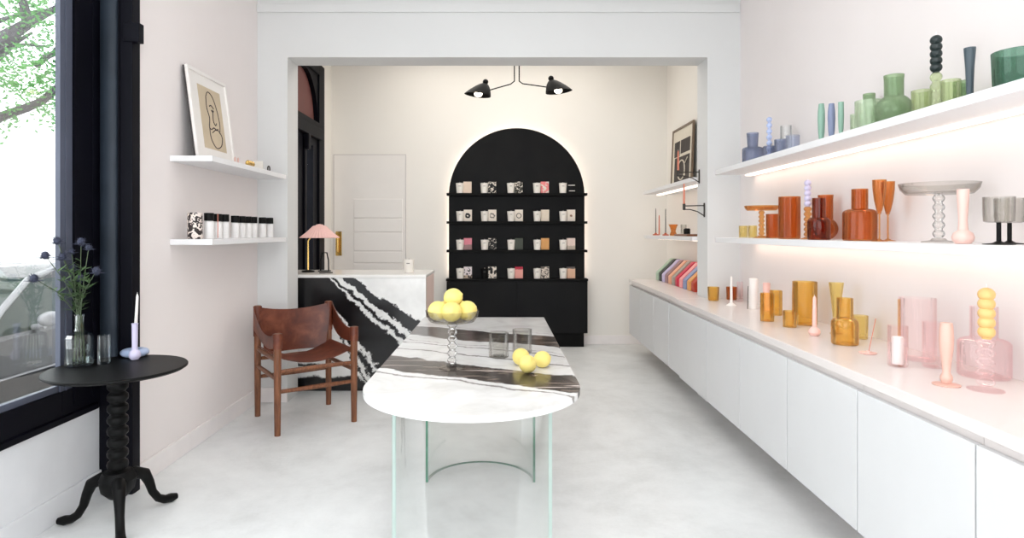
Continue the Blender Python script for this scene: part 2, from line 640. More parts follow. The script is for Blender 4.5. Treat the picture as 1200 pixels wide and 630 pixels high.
# trims
boxo('baseboard_left', M['trim'], WL - 0.002, WL + 0.014, 3.06, YP0, 0, 0.11, bev=0.003)
boxo('baseboard_riser', M['panel_white'], WW - 0.002, WW + 0.012, -1.25, 3.04, 0, 0.12, bev=0.003)
boxo('baseboard_partition', M['trim'], WL, -1.614, YP0 - 0.013, YP0 + 0.002, 0, 0.11, bev=0.003)
boxo('baseboard_back', M['trim'], -0.60, 1.93, YB - 0.014, YB + 0.002, 0, 0.10, bev=0.003)
boxo('trim_header', M['partition'], WL, 1.83, YP0 - 0.018, YP0 + 0.002, 2.965, 3.03, bev=0.006)
boxo('trim_cornice', M['partition'], WL, 1.83, YP0 - 0.035, YP0 + 0.002, 3.17, CZ, bev=0.01)

# shop window on the left, in its black surround
win = boxo('window_1', M['frame_black'], WW - 0.12, WW + 0.004, 0.4, 2.745, 0.431, 0.575, bev=0.004)
boxo('sill', M['frame_black'], WW - 0.02, WW + 0.018, 0.4, 2.98, 0.431, 0.462, parent=win, bev=0.006)
boxo('sash_rail', M['frame_pale'], WW - 0.03, WW - 0.004, 0.4, 2.735, 0.574, 0.604, parent=win, bev=0.004)  # highlight along the sill edge, painted as a paler rail
boxo('glass_pane', M['g_window'], WW - 0.016, WW - 0.009, 0.42, 2.74, 0.60, 3.0, parent=win)
bm = new()
add_box(bm, WW - 0.020, WW + 0.002, 2.735, 2.765, 0.574, CZ)
add_box(bm, WW - 0.020, WW + 0.006, 2.765, 2.775, 0.574, CZ)
add_box(bm, WW - 0.020, WW + 0.001, 2.775, 2.815, 0.574, CZ)
obj('sash_stile', bm, M['frame_pale'], win)
bm = new()
add_box(bm, WW - 0.020, WW + 0.004, 2.815, 3.05, 0.574, CZ)
add_box(bm, WW - 0.020, WW + 0.004, 2.745, 3.05, 0.431, 0.575)
add_box(bm, WW, WW + 0.014, 2.815, 2.83, 0.50, CZ)
add_box(bm, WW, WW + 0.010, 2.945, 2.965, 0.50, CZ)
obj('jamb', bm, M['frame_black'], win)
boxo('lintel', M['frame_black'], WW - 0.03, WW + 0.004, 0.4, 2.745, 3.0, CZ, parent=win)
boxo('mullion', M['frame_black'], WW - 0.05, WW - 0.002, 0.4, 0.47, 0.6, 3.0, parent=win)
bm = new()
add_box(bm, WW - 0.03, WL + 0.032, 3.005, 3.056, 0, CZ)
add_box(bm, WL - 0.03, WL + 0.032, 2.992, 3.01, 0, CZ, bev=0.004)
add_box(bm, WL - 0.045, WL - 0.036, 2.998, 3.01, 0, CZ, bev=0.002)
obj('pilaster', bm, M['frame_black'], win)
bm = new()
vs = [(-1.936 + 0.044 * math.cos(a), 3.008 - 0.026 * math.sin(a)) for a in [PI * k / 12 for k in range(13)]]
add_prism(bm, [(vx, vy) for vx, vy in vs], 0.55, CZ, 'z')
obj('half_round_moulding', bm, M['frame_blue'], win)
boxo('hinge', M['frame_black'], WL - 0.01, WL + 0.068, 2.985, 3.03, 2.235, 2.33, parent=win, bev=0.003)

# back-room door with arched fanlight, dark painted
d1 = boxo('window_2', M['frame_black'], WB - 0.10, WB + 0.012, 6.50, 6.69, 0, 3.10, bev=0.004)
bm = new()
add_box(bm, WB - 0.10, WB + 0.012, 5.50, 6.50, 2.98, 3.10)
add_box(bm, WB - 0.10, WB + 0.03, 5.50, 6.55, 2.28, 2.40, bev=0.006)
add_box(bm, WB - 0.10, WB + 0.015, 5.50, 6.50, 2.40, 2.46, bev=0.004)
obj('transom_bar', bm, M['frame_black'], d1)
bm = new()       # spandrel with an arched opening
yc, zc, ra = 6.06, 2.46, 0.44
arc = [(yc + ra * math.cos(a), zc + 0.5 * math.sin(a)) for a in [PI * k / 16 for k in range(17)]]
for (p0, p1) in zip(arc, arc[1:]):
    add_prism(bm, [(p0[0], p0[1]), (p0[0], 2.98), (p1[0], 2.98), (p1[0], p1[1])], WB - 0.08, WB - 0.005, 'x')
obj('spandrel', bm, M['frame_black'], d1)
M['terracotta'] = plain('terracotta_blind', S(108, 64, 60), 0.6)
boxo('fanlight_panel', M['terracotta'], WB - 0.07, WB - 0.05, 5.6, 6.5, 2.44, 2.99, parent=d1)
bm = new()
add_box(bm, WB - 0.09, WB - 0.01, 6.35, 6.50, 0.0, 2.28)
add_box(bm, WB - 0.09, WB - 0.01, 5.50, 6.10, 0.0, 2.28)
add_box(bm, WB - 0.09, WB - 0.01, 6.10, 6.35, 0.0, 0.8)
add_box(bm, WB - 0.09, WB - 0.01, 6.10, 6.35, 2.2, 2.28)
add_box(bm, WB - 0.02, WB + 0.012, 6.02, 6.08, 0.1, 2.22, bev=0.005)
obj('door_leaf', bm, M['frame_black'], d1)
boxo('corbel', M['frame_black'], WB - 0.02, WB + 0.05, 6.02, 6.10, 2.12, 2.28, parent=d1, bev=0.012)
boxo('glass_pane', M['g_window'], WB - 0.055, WB - 0.047, 6.09, 6.36, 0.79, 2.21, parent=d1)

# white jib door in the back wall
M['gap_shade_tone'] = plain('gap_shade_tone', (0.58, 0.55, 0.54), 0.8)  # grey strips coloured as the shade in the gap round the door
d2 = boxo('door_1', M['white_paint'], -1.905, -1.082, YB - 0.012, YB + 0.01, 0.01, 2.180, bev=0.002)
bm = new()
add_box(bm, -1.914, -1.906, YB - 0.009, YB + 0.002, 0, 2.189)
add_box(bm, -1.081, -1.073, YB - 0.016, YB + 0.002, 0, 2.189)
add_box(bm, -1.914, -1.073, YB - 0.009, YB + 0.002, 2.181, 2.189)
obj('painted_gap_shade', bm, M['gap_shade_tone'], d2)
bm = new()
zs = [0.25, 0.53, 0.815, 0.935, 1.07, 1.29, 1.45, 1.68]
for z0, z1 in zip(zs, zs[1:]):
    add_box(bm, -1.675, -1.115, YB - 0.022, YB - 0.008, z0 + 0.006, z1 - 0.006, bev=0.005)
obj('door_panel', bm, M['white_paint'], d2)
bm = new()
add_box(bm, -1.885, -1.815, YB - 0.020, YB - 0.01, 1.02, 1.30, bev=0.003)
obj('pull_plate', bm, M['brass'], d2)
bm = new()
add_tube(bm, [(-1.85, YB - 0.02, 1.06), (-1.85, YB - 0.055, 1.07), (-1.85, YB - 0.055, 1.25), (-1.85, YB - 0.02, 1.26)], 0.008, 8)
obj('door_handle', bm, M['brass'], d2)

# ------------------------------------------------------------------ outside the shop window
M['street'] = plain('street_asphalt', (0.45, 0.45, 0.45), 0.85, mott=0.1, scale=1.5)
M['pavement'] = plain('pavement_stone', (0.60, 0.60, 0.59), 0.85, mott=0.06, scale=1.5)
boxo('ground_outside', M['street'], -30, -3.3, -12, 40, -0.75, -0.5)
boxo('pavement', M['pavement'], -3.3, -2.13, -12, 40, -0.75, -0.38)
boxo('pavement_far', M['pavement'], -30, -9.0, -12, 40, -0.5, -0.36)
M['facade'] = plain('facade_render', (0.90, 0.90, 0.90), 0.8, mott=0.02)
M['facade_base'] = plain('facade_base_stone', (0.66, 0.67, 0.68), 0.8, mott=0.05)
bld = thing('building', 'pale rendered building across the street seen through the shop window', 'building', (-12, 14, -0.36))
boxo('facade_wall', M['facade'], -3, 0, -9, 16, 0.55, 6.0, parent=bld)
bm = new()
add_box(bm, -3, 0.06, -9, 16, 0, 0.55, bev=0.02)
add_box(bm, -0.02, 0.03, -9, 16, 1.0, 1.06)
obj('plinth', bm, M['facade_base'], bld)
for k in range(6):
    boxo('drainpipe' if k == 2 else 'facade_joint', M['facade_base'], 0, 0.04, -7 + 3.1 * k, -6.96 + 3.1 * k, 0.6, 6.0, parent=bld)

# tree
M['bark'] = plain('grey_bark', S(66, 60, 66), 0.9, mott=0.35, scale=9)
t = NT('leaf_green')
c = t.ramp(t.noise(t.pos(), 3, 3), [(0.3, S(68, 122, 64)), (0.7, S(108, 160, 94))])
b_ = t.n('ShaderNodeBsdfDiffuse'); t.set(b_.inputs[0], c)
tl = t.n('ShaderNodeBsdfTranslucent'); t.set(tl.inputs[0], c)
mx = t.n('ShaderNodeMixShader'); mx.inputs[0].default_value = 0.55
t.t.links.new(b_.outputs[0], mx.inputs[1]); t.t.links.new(tl.outputs[0], mx.inputs[2]); t.t.links.new(mx.outputs[0], t.out.inputs[0])
M['leaf'] = t.m
tree = thing('street_tree', 'leafy street tree with grey branches beyond the shop window', 'tree', (-6.9, 6.3, -0.5))


def px3(px, py, Y):
    return Vector(((px - 585) / 710 * Y, Y, H - (py - 271) / 710 * Y))


def tl_(px, py, Y):
    return px3(px, py, Y) - Vector((-6.9, 6.3, -0.5))


bm = new()
base = Vector((0, 0, 0))
fork = tl_(-110, 120, 6.6)
add_tube(bm, [base, base * 0.5 + fork * 0.5 + Vector((0.1, 0, 0)), fork], [0.24, 0.2, 0.15], 12)
add_tube(bm, [base * 0.6 + fork * 0.4, tl_(-40, 160, 6.8), tl_(0, 137, 7.0), tl_(32, 126, 7.1), tl_(50, 118, 7.2), tl_(72, 98, 7.3), tl_(110, 70, 7.4)], [0.09, 0.075, 0.055, 0.05, 0.045, 0.035, 0.02], 8)
add_tube(bm, [fork, tl_(-50, 60, 6.7), tl_(-5, 50, 6.8), tl_(16, 38, 6.9), tl_(34, 27, 7.0), tl_(50, 18, 7.1), tl_(75, 5, 7.2), tl_(110, -20, 7.2)], [0.12, 0.10, 0.085, 0.075, 0.06, 0.045, 0.035, 0.02], 8)
add_tube(bm, [tl_(32, 30, 6.98), tl_(29, 10, 7.0), tl_(24, -10, 7.0), tl_(10, -60, 7.0)], [0.055, 0.05, 0.04, 0.03], 8)
add_tube(bm, [tl_(-20, 80, 6.8), tl_(0, 66, 6.9), tl_(18, 50, 7.0), tl_(38, 38, 7.1)], [0.05, 0.04, 0.03, 0.015], 6)
add_tube(bm, [tl_(-30, 78, 7.3), tl_(5, 58, 7.4), tl_(30, 52, 7.5), tl_(58, 55, 7.6)], [0.04, 0.03, 0.02, 0.015], 6)
add_tube(bm, [tl_(42, 78, 7.2), tl_(52, 68, 7.2), tl_(64, 62, 7.2), tl_(80, 40, 7.3)], [0.03, 0.035, 0.035, 0.02], 6)
add_tube(bm, [tl_(-30, 40, 7.3), tl_(0, 24, 7.4), tl_(20, 18, 7.5), tl_(60, 10, 7.6)], [0.035, 0.03, 0.022, 0.01], 6)
obj('branches', bm, M['bark'], tree)
bm = new()
rl = random.Random(3)
cl = []
for k in range(150):
    px_ = rl.uniform(-140, 110); py_ = rl.uniform(-120, 132)
    if py_ > 104 and 0 < px_ < 40:
        continue
    cl.append((tl_(px_, py_, rl.uniform(6.4, 8.6)), rl.uniform(0.15, 0.30)))
for (px_, py_) in [(55, 128), (50, 122), (60, 135), (5, 142), (10, 130), (-5, 150), (20, 100), (36, 92), (10, 90), (58, 90), (60, 110), (20, 70), (55, 45), (60, 70), (45, 25), (15, 10), (60, 5)]:
    cl.append((tl_(px_, py_, rl.uniform(6.9, 7.6)), 0.16))
for (cc_, rr) in cl:
    for _ in range(42):
        d = Vector((rl.gauss(0, 1), rl.gauss(0, 1), rl.gauss(0, 0.8))) * rr * 0.62
        q = cc_ + d
        s = rl.uniform(0.022, 0.042)
        m = Matrix.Translation(q) @ Matrix.Rotation(rl.uniform(0, 6.3), 4, 'Z') @ Matrix.Rotation(rl.uniform(-1, 1), 4, 'X') @ Matrix.Rotation(rl.uniform(-1, 1), 4, 'Y')
        vv = [bm.verts.new(m @ Vector(p_)) for p_ in ((-s, 0, 0), (0, -s * 0.5, 0), (s, 0, 0), (0, s * 0.5, 0))]
        bm.faces.new(vv)
obj('foliage', bm, M['leaf'], tree, smooth=0)

# parked car, nose towards the eye
M['car_paint'] = plain('silver_car_paint', (0.05, 0.05, 0.052), 0.35, 0.3, metal=0.0, coat=0.0, mott=0.02)
M['car_dark'] = plain('dark_car_cladding', (0.006, 0.006, 0.008), 0.5, 0.1)
M['car_glass'] = plain('car_window_glass', (0.02, 0.035, 0.03), 0.06, 0.2)
M['chrome'] = plain('chrome', (0.8, 0.8, 0.8), 0.15, metal=1.0)
M['car_trim'] = plain('pale_car_trim', (0.22, 0.22, 0.23), 0.3, 0.5)
M['tyre'] = plain('tyre_rubber', (0.02, 0.02, 0.02), 0.8)
CARX, CARZ = -4.0, -0.5
car = thing('parked_car', 'silver car parked at the kerb outside the shop window', 'car', (CARX, 0, CARZ))
# side profile (Y, z above the street)
lower = [(3.35, 0.30), (3.30, 0.55), (3.38, 0.72), (3.7, 0.82), (4.3, 0.90), (4.85, 0.95), (7.0, 0.98), (7.6, 0.97), (7.75, 0.80), (7.80, 0.45), (7.70, 0.25), (3.45, 0.22)]
bm = new()
secs = [(-0.0, 0.00, 1.0), (-0.04, 0.03, 0.99), (-0.9, 0.05, 1.02), (-1.70, 0.03, 0.99), (-1.74, 0.0, 1.0)]
rings = []
for (sx, inset, zs_) in secs:
    rings.append([bm.verts.new((sx, y_ + (0.10 if inset == 0 else 0) * (1 if y_ < 5.5 else -1), zz if zz < 0.5 else (zz * zs_ - (0.03 if inset == 0 else 0)))) for y_, zz in lower])
n = len(lower)
for A, B in zip(rings, rings[1:]):
    for i in range(n):
        bm.faces.new((A[i], A[(i + 1) % n], B[(i + 1) % n], B[i]))
bm.faces.new(rings[0]); bm.faces.new(rings[-1][::-1])
obj('body', bm, M['car_paint'], car, smooth=50)
boxo('lower_cladding', M['car_dark'], -0.02, 0.012, 4.52, 6.48, 0.2, 0.60, parent=car, bev=0.01)
boxo('rub_strip', M['car_trim'], -0.01, 0.022, 3.5, 7.6, 0.60, 0.615, parent=car, bev=0.006)
bm = new()     # greenhouse
cab = [(4.72, 0.93), (5.05, 1.14), (5.45, 1.36), (5.8, 1.43), (6.6, 1.44), (7.1, 1.32), (7.55, 0.96)]
rr = []
for sx, tuck in ((-0.05, 1), (-0.9, 0), (-1.69, -1)):
    rr.append([bm.verts.new((sx - tuck * 0.22 * (zz - 0.93) / 0.5, y_, zz + (0.03 if tuck == 0 and zz > 1 else 0))) for y_, zz in cab])
n = len(cab)
for A, B in zip(rr, rr[1:]):
    for i in range(n):
        bm.faces.new((A[i], A[(i + 1) % n], B[(i + 1) % n], B[i]))
bm.faces.new(rr[0]); bm.faces.new(rr[-1][::-1])
obj('window_glass', bm, M['car_glass'], car, smooth=50)


def cabp(y_, zz, side=0):
    tuck = 0.22 * (zz - 0.93) / 0.5
    return Vector((-0.045 - tuck if side == 0 else -1.695 + tuck, y_, zz))


bm = new()
for s in (0, 1):
    add_tube(bm, [cabp(4.70, 0.93, s), cabp(5.05, 1.15, s), cabp(5.45, 1.37, s), cabp(5.8, 1.44, s), cabp(6.6, 1.45, s), cabp(7.1, 1.33, s), cabp(7.56, 0.96, s)], [0.028] * 7, 8)
    add_tube(bm, [cabp(6.15, 0.95, s), cabp(6.2, 1.43, s)], 0.035, 6)
obj('pillars', bm, M['car_trim'], car)
bm = new()
add_prism(bm, [(5.5, 1.38), (5.8, 1.455), (6.6, 1.465), (7.05, 1.36), (7.0, 1.33), (5.55, 1.35)], -1.50, -0.24, 'x')
obj('roof', bm, M['car_paint'], car)
bm = new()
add_sphere(bm, (0.08, 5.28, 1.04), 0.11, 0.55, 1.05, 0.58)
add_tube(bm, [(-0.05, 5.26, 0.97), (0.05, 5.27, 0.98)], 0.025, 8)
obj('wing_mirror', bm, M['car_trim'], car)
for yy in (4.15, 6.85):
    for xx in (-0.075, -1.645):
        bm = new()
        mt = Matrix.Translation((xx, yy, 0.30)) @ Matrix.Rotation(PI / 2, 4, 'Y')
        add_lathe(bm, [(0, -0.1), (0.18, -0.1), (0.26, -0.09), (0.30, -0.06), (0.30, 0.06), (0.26, 0.09), (0.18, 0.10), (0, 0.1)], seg=24, mat=mt)
        wh = obj('wheel', bm, M['tyre'], car)
        bm = new()
        mt = Matrix.Translation((xx, yy, 0.30)) @ Matrix.Rotation(PI / 2, 4, 'Y')
        add_lathe(bm, [(0, -0.112), (0.05, -0.112), (0.17, -0.104), (0.17, 0.104), (0.05, 0.112), (0, 0.112)], seg=20, mat=mt)
        obj('hubcap', bm, M['chrome'], wh)
bm = new()
add_tube(bm, [(0.0, 5.95, 0.84), (0.03, 5.98, 0.84), (0.03, 6.12, 0.84), (0.0, 6.15, 0.84)], 0.012, 6)
obj('door_handle', bm, M['car_trim'], car)

# ------------------------------------------------------------------ RIGHT SIDE: cabinets, counter, shelves
CA = 1.256
units = [(4.53, 3.91), (3.91, 3.33), (3.33, 2.76), (2.76, 2.20), (2.20, 1.64), (1.64, 1.07), (1.07, 0.50), (0.50, -0.07)]
unit_lab = ['white floating base cabinet at the foot of the right pier', 'second white floating base cabinet from the pier',
            'white floating base cabinet below the two tall amber cylinders', 'white floating base cabinet below the amber carafe',
            'widest looking white floating base cabinet, below the pink glassware', 'white base cabinet at the lower right corner of the photo',
            'white base cabinet just beyond the right edge of the photo', 'white base cabinet nearest the shop entrance']


def cabinet(y1, y0, a, lab, grp, aw):
    t_ = thing('base_cabinet', lab, 'cabinet', R(a, y0, 0.212), 0, grp)
    L = y1 - y0
    bm = new(); add_box(bm, 0.024, aw - a - 0.004, 0.001, L - 0.001, 0.0, 0.535)
    for v in bm.verts: v.co.x += SH * v.co.y
    obj('carcass', bm, M['counter'], t_)
    bm = new(); add_box(bm, 0.0, 0.022, 0.0035, L - 0.0035, 0.0, 0.512, bev=0.0015)
    for v in bm.verts: v.co.x += SH * v.co.y
    obj('door', bm, M['lacquer'], t_)


for (y1, y0), lb in zip(units, unit_lab):
    cabinet(y1, y0, CA, lb, 'white base cabinets in the front room', 1.749)
for (y1, y0), lb in zip([(6.50, 5.95), (5.95, 5.40), (5.40, 4.88), (4.86, 4.53)],
                        ['white floating base cabinet nearest the back wall', 'white floating base cabinet in the middle of the back room run',
                         'white floating base cabinet of the back room beside the pier', 'narrow white cabinet filling in under the right pier']):
    cabinet(y1, y0, CA + 0.012, lb, 'white base cabinets in the back room', 1.80 if y0 > 4.87 else 1.48)
# worktop
bm = new()
add_box(bm, CA - 0.004, 1.748, -0.1, 4.618, 0.753, 0.79, bev=0.003)
o = obj('worktop', shear(bm), M['counter']); tag(o, 'long white worktop along the right wall carrying amber and pink glass', 'counter top')
bm = new()
add_box(bm, CA + 0.008, 1.488, 4.62, 4.856, 0.753, 0.79)
add_box(bm, CA + 0.008, 1.798, 4.857, 6.51, 0.753, 0.79)
o = obj('worktop', shear(bm), M['counter']); tag(o, 'white worktop of the back room carrying the row of coloured boxes', 'counter top')

# shelves
AF = 1.464


def shelf_right(y0, y1, zt, aw, lab, grp):
    bm = new(); add_box(bm, AF, aw - 0.001, y0, y1, zt - 0.034, zt, bev=0.002)
    o = obj('wall_shelf', shear(bm), M['shelf_white']); tag(o, lab, 'shelf', grp)
    lo_ = 0.045 if aw < 1.78 else 0.16
    bm = new(); add_box(bm, aw - lo_ - 0.03, aw - lo_ + 0.015, y0 + 0.02, y1 - 0.02, zt - 0.042, zt - 0.033)
    obj('led_strip', shear(bm), M['led'], o)


ZU, ZM, ZC = 1.739, 1.2575, 0.79
shelf_right(0.2, 4.35, ZU, 1.749, 'upper white wall shelf with blue and green glass', 'lit wall shelves of the right wall')
shelf_right(0.2, 4.35, ZM, 1.749, 'lower white wall shelf with rust and smoky glass', 'lit wall shelves of the right wall')
shelf_right(4.90, 6.72, ZU, 1.80, 'upper white shelf in the back room holding the framed poster', 'lit wall shelves of the back room')
shelf_right(4.90, 6.65, ZM, 1.80, 'lower white shelf in the back room holding thin candles', 'lit wall shelves of the back room')


# ------------------------------------------------------------------ vessels
def hollow(prof, th=0.003, base=0.006):
    """profile (r,z) of the outside from foot to rim -> closed wall with an inside"""
    inner = []
    for r, z in reversed(prof):
        if z >= base:
            inner.append((max(r - th, 0.002), z))
    out = [(0, 0)] + list(prof) + inner
    out.append((max(inner[-1][0] * 0.9, 0.001), base))
    out.append((0, base))
    return out


def p_tumbler(r, h, flare=1.0):
    return [(r / flare * 0.93, 0.0), (r / flare, 0.004), (r / flare + (r - r / flare) * 0.5, h * 0.5), (r, h)]


def p_carafe(rb, hs, rn, h, shoulder=0.02, flare=1.0):
    n = 6
    pr = [(rb * 0.94, 0.0), (rb, 0.006), (rb, hs - shoulder)]
    for k in range(1, n + 1):
        a = PI / 2 * k / n
        pr.append((rn + (rb - rn) * math.cos(a), hs - shoulder + shoulder * math.sin(a)))
    pr.append((rn, hs + 0.01))
    pr.append((rn * flare, h))
    return pr


def p_ball(rb, rn, h):
    pr = []
    zc = rb * 0.9
    for k in range(11):
        a = -PI / 2 * 0.75 + (PI / 2 * 0.75 + math.acos(rn / rb)) * k / 10
        pr.append((rb * math.cos(a), zc + rb * math.sin(a)))
    z0 = pr[0][1]
    pr = [(r, z - z0) for r, z in pr]
    pr.append((rn, h * 0.9)); pr.append((rn * 1.05, h))
    return pr


def p_bubbles(r, h, n, neck=0.72, k=7):
    pr = []
    for i in range(n):
        for j in range(k):
            a = PI * (j + 0.5) / k
            pr.append((r * (neck + (1 - neck) * math.sin(a)), h * (i + (j + 0.5) / k) / n))
    return pr


def vessel(name, lab, cat, mat, loc, prof, group, seg=28, th=0.003, ripple=0.0, nr=12, ho=True):
    bm = new()
    add_lathe(bm, hollow(prof, th) if ho else [(0, 0)] + list(prof) + [(0, prof[-1][1])], seg=seg, ripple=ripple, nr=nr)
    o = obj(name, bm, M[mat], loc=loc)
    return tag(o, lab, cat, group)


def at(a, px, z, e=0.0008):
    """stand on the right-hand shelf: depth offset a, column px of the photograph"""
    Y = a * 710 / (px - 599)
    # x = a + SH*Y must project to px
    Y = a / ((px - 585) / 710 - SH)
    return Vector((a + SH * Y, Y, z + e))


def on(px, py, z, e=0.0008):
    """stand on a level surface at height z, foot at photo point (px,py)"""
    Y = (H - z) * 710 / (py - 271)
    return Vector(((px - 585) / 710 * Y, Y, z + e))


def cake_stand(lab, mat, loc, rd, h, group, rs, rf, nb=6, dish=0.03, cat='cake stand'):
    t_ = thing('cake_stand', lab, cat, loc, 0, group)
    bm = new(); add_lathe(bm, [(0, 0), (rf, 0.0), (rf, 0.004), (rf * 0.5, 0.008), (rs, 0.016), (0, 0.016)], seg=32)
    obj('foot', bm, M[mat], t_)
    bm = new()
    pr = p_bubbles(rs, h - dish - 0.016, nb, 0.5)
    add_lathe(bm, [(0, 0)] + pr + [(0, h - dish - 0.016)], z0=0.016, seg=16)
    obj('stem', bm, M['g_beads' if mat == 'g_smoke' else mat], t_)
    bm = new()
    zb = h - dish
    add_lathe(bm, [(0, zb), (rd * 0.82, zb), (rd * 0.95, zb + dish * 0.45), (rd, zb + dish), (rd - 0.004, zb + dish), (rd * 0.93, zb + dish * 0.55), (rd * 0.80, zb + 0.006), (0, zb + 0.006)], seg=40)
    obj('dish', bm, M[mat], t_)
    return t_


def goblet(name, lab, cat, mat, loc, prof_bowl, hb, rs, rf, group, mfoot=None):
    t_ = thing(name, lab, cat, loc, 0, group)
    bm = new(); add_lathe(bm, [(0, 0), (rf, 0), (rf, 0.002), (rf * 0.4, 0.005), (rs, 0.011), (0, 0.011)], seg=28)
    obj('foot', bm, M[mfoot or mat], t_)
    bm = new(); add_lathe(bm, [(0, 0.011), (rs, 0.011), (rs, hb), (0, hb)], seg=12)
    obj('stem', bm, M[mfoot or mat], t_)
    bm = new(); add_lathe(bm, hollow(prof_bowl, 0.002, 0.004), z0=hb, seg=28)
    obj('bowl', bm, M[mat], t_)
    return t_


def bubble_candle(lab, mat, loc, r, h, n=5, group='bubble candles'):
    t_ = thing('candle', lab, 'candle', loc, 0, group)
    bm = new()
    for i in range(n):
        add_sphere(bm, (0, 0, r * 0.93 + (h - r * 1.86) * i / (n - 1)), r, 1, 1, 0.93, 18, 12)
    add_lathe(bm, [(0, 0), (r * 0.55, 0), (r * 0.55, h * 0.9), (0, h * 0.9)], seg=12)
    obj('wax', bm, M[mat], t_)
    bm = new(); add_tube(bm, [(0, 0, h - 0.002), (0.001, 0, h + 0.012)], 0.0012, 5)
    obj('wick', bm, M['wax_white'], t_)
    return t_


def bubble_holder(lab, mat, loc, r, h, rf, n=6, group='bubble stem candle holders'):
    t_ = thing('candle_holder', lab, 'candle holder', loc, 0, group)
    bm = new(); add_lathe(bm, [(0, 0), (rf, 0), (rf, 0.003), (rf * 0.6, 0.007), (r * 0.7, 0.012), (0, 0.012)], seg=28)
    obj('foot', bm, M[mat], t_)
    bm = new(); pr = p_bubbles(r, h - 0.012, n, 0.5)
    add_lathe(bm, [(0, 0)] + pr + [(0, h - 0.012)], z0=0.012, seg=18)
    obj('stem', bm, M[mat], t_)
    return t_


def taper(lab, mat, loc, r, h, group='taper candles', lean=0.0):
    t_ = thing('taper_candle', lab, 'candle', loc, 0, group)
    bm = new(); add_tube(bm, [(0, 0, 0), (lean * 0.5, 0, h * 0.5), (lean, 0, h * 0.95), (lean, 0, h)], [r, r * 0.9, r * 0.72, r * 0.3], 12)
    obj('wax', bm, M[mat], t_)
    bm = new(); add_tube(bm, [(lean, 0, h - 0.001), (lean, 0, h + 0.008)], 0.0009, 5)
    obj('wick', bm, M['wax_white'], t_)
    return t_


G1 = 'amber glass on the right worktop'
G2 = 'pink glass on the right worktop'
G3 = 'rust glass on the lower wall shelf'
G4 = 'blue glass on the upper wall shelf'
G5 = 'green glass on the upper wall shelf'
# --- worktop, far to near
vessel('glass_tumbler', 'small amber tumbler at the far end of the worktop against the pier', 'glass', 'g_amber', on(836, 352, ZC), p_tumbler(0.042, 0.10, 1.12), G1)
vessel('glass_tumbler', 'amber tumbler standing behind the thin white taper candle', 'glass', 'g_rust', on(857.5, 351, ZC), p_tumbler(0.040, 0.095, 1.1), G1)
o = vessel('candle_holder', 'small white star-like candle foot holding a white taper near the pier', 'candle holder', 'wax_white', on(857, 358, ZC), [(0.035, 0), (0.030, 0.006), (0.012, 0.018), (0.010, 0.03)], None, ho=False)
taper('white taper candle in the small white foot near the pier', 'wax_white', on(857, 358, ZC) + Vector((0, 0, 0.030)), 0.009, 0.17)
vessel('glass_cylinder', 'slim pink glass cylinder beside the white taper candle', 'vase', 'g_pink', on(867, 353.5, ZC), p_tumbler(0.022, 0.145), G2)
bm = new(); add_tube(bm, [(0, 0, 0), (0.004, 0, 0.15)], 0.003, 6)
o = obj('incense_stick', bm, M['wax_grey'], loc=on(876, 362, ZC)); tag(o, 'thin grey stick standing left of the white candle block', 'incense stick')
bm = new(); add_lathe(bm, [(0, 0), (0.029, 0), (0.029, 0.195), (0.024, 0.2), (0, 0.2)], seg=24)
o = obj('pillar_candle', bm, M['wax_white'], loc=on(883, 361.5, ZC)); tag(o, 'thick white pillar candle behind the amber cylinders', 'candle')
vessel('glass_cylinder', 'tall pink glass cylinder touching the thick white pillar candle', 'vase', 'wax_pink', on(891.5, 363.5, ZC) + Vector((0.022, -0.035, 0)), p_tumbler(0.022, 0.18), G2)
vessel('glass_cylinder', 'left of two matching amber ripple cylinders', 'vase', 'g_amber', on(899, 376, ZC), p_tumbler(0.0375, 0.158), G1, ripple=0.04, nr=8, seg=48)
vessel('glass_cylinder', 'right of two matching amber ripple cylinders', 'vase', 'g_amber', on(910, 370, ZC) + Vector((0.010, 0.03, 0)), p_tumbler(0.036, 0.15), G1, ripple=0.04, nr=8, seg=48)
vessel('glass_tumbler', 'short amber tumbler between the twin cylinders and the tall wide vase', 'glass', 'g_amber', on(925.5, 383, ZC), p_tumbler(0.034, 0.086), G1)
vessel('glass_vase', 'tall wide amber cylinder vase at the middle of the worktop', 'vase', 'g_amber', on(943, 380, ZC), p_tumbler(0.062, 0.235), G1, ripple=0.02, nr=10, seg=50)
t_ = vessel('candle_holder', 'round pink ball candle holder in front of the tall wide amber vase', 'candle holder', 'wax_pink', on(954.5, 393, ZC), [(0.018, 0), (0.027, 0.014), (0.026, 0.026), (0.018, 0.036), (0.010, 0.042)], None, ho=False)
taper('pink taper candle standing in the round pink ball holder', 'wax_pink', on(954.5, 393, ZC) + Vector((0, 0, 0.042)), 0.0105, 0.15)
vessel('flared_glass', 'tall flared pale amber glass behind the amber carafe', 'glass', 'g_gold', on(980, 391, ZC), [(0.030, 0), (0.028, 0.004), (0.012, 0.012), (0.014, 0.06), (0.022, 0.15), (0.034, 0.255)], G1)
vessel('glass_carafe', 'amber glass carafe with a straight neck on the worktop', 'carafe', 'g_amber', on(990, 403, ZC), p_carafe(0.056, 0.118, 0.034, 0.208, 0.025), G1, th=0.004)
vessel('glass_tumbler', 'pale amber tumbler just right of the amber carafe', 'glass', 'g_gold', on(1006, 397, ZC) + Vector((0.012, 0.01, 0)), p_tumbler(0.036, 0.11, 1.05), G1)
t_ = thing('incense_holder', 'pink disc incense holder with one leaning stick', 'incense holder', on(1017, 414, ZC))
bm = new(); add_lathe(bm, [(0, 0), (0.032, 0), (0.034, 0.004), (0.01, 0.005), (0.008, 0.010), (0, 0.010)], seg=28); obj('dish', bm, M['wax_pink'], t_)
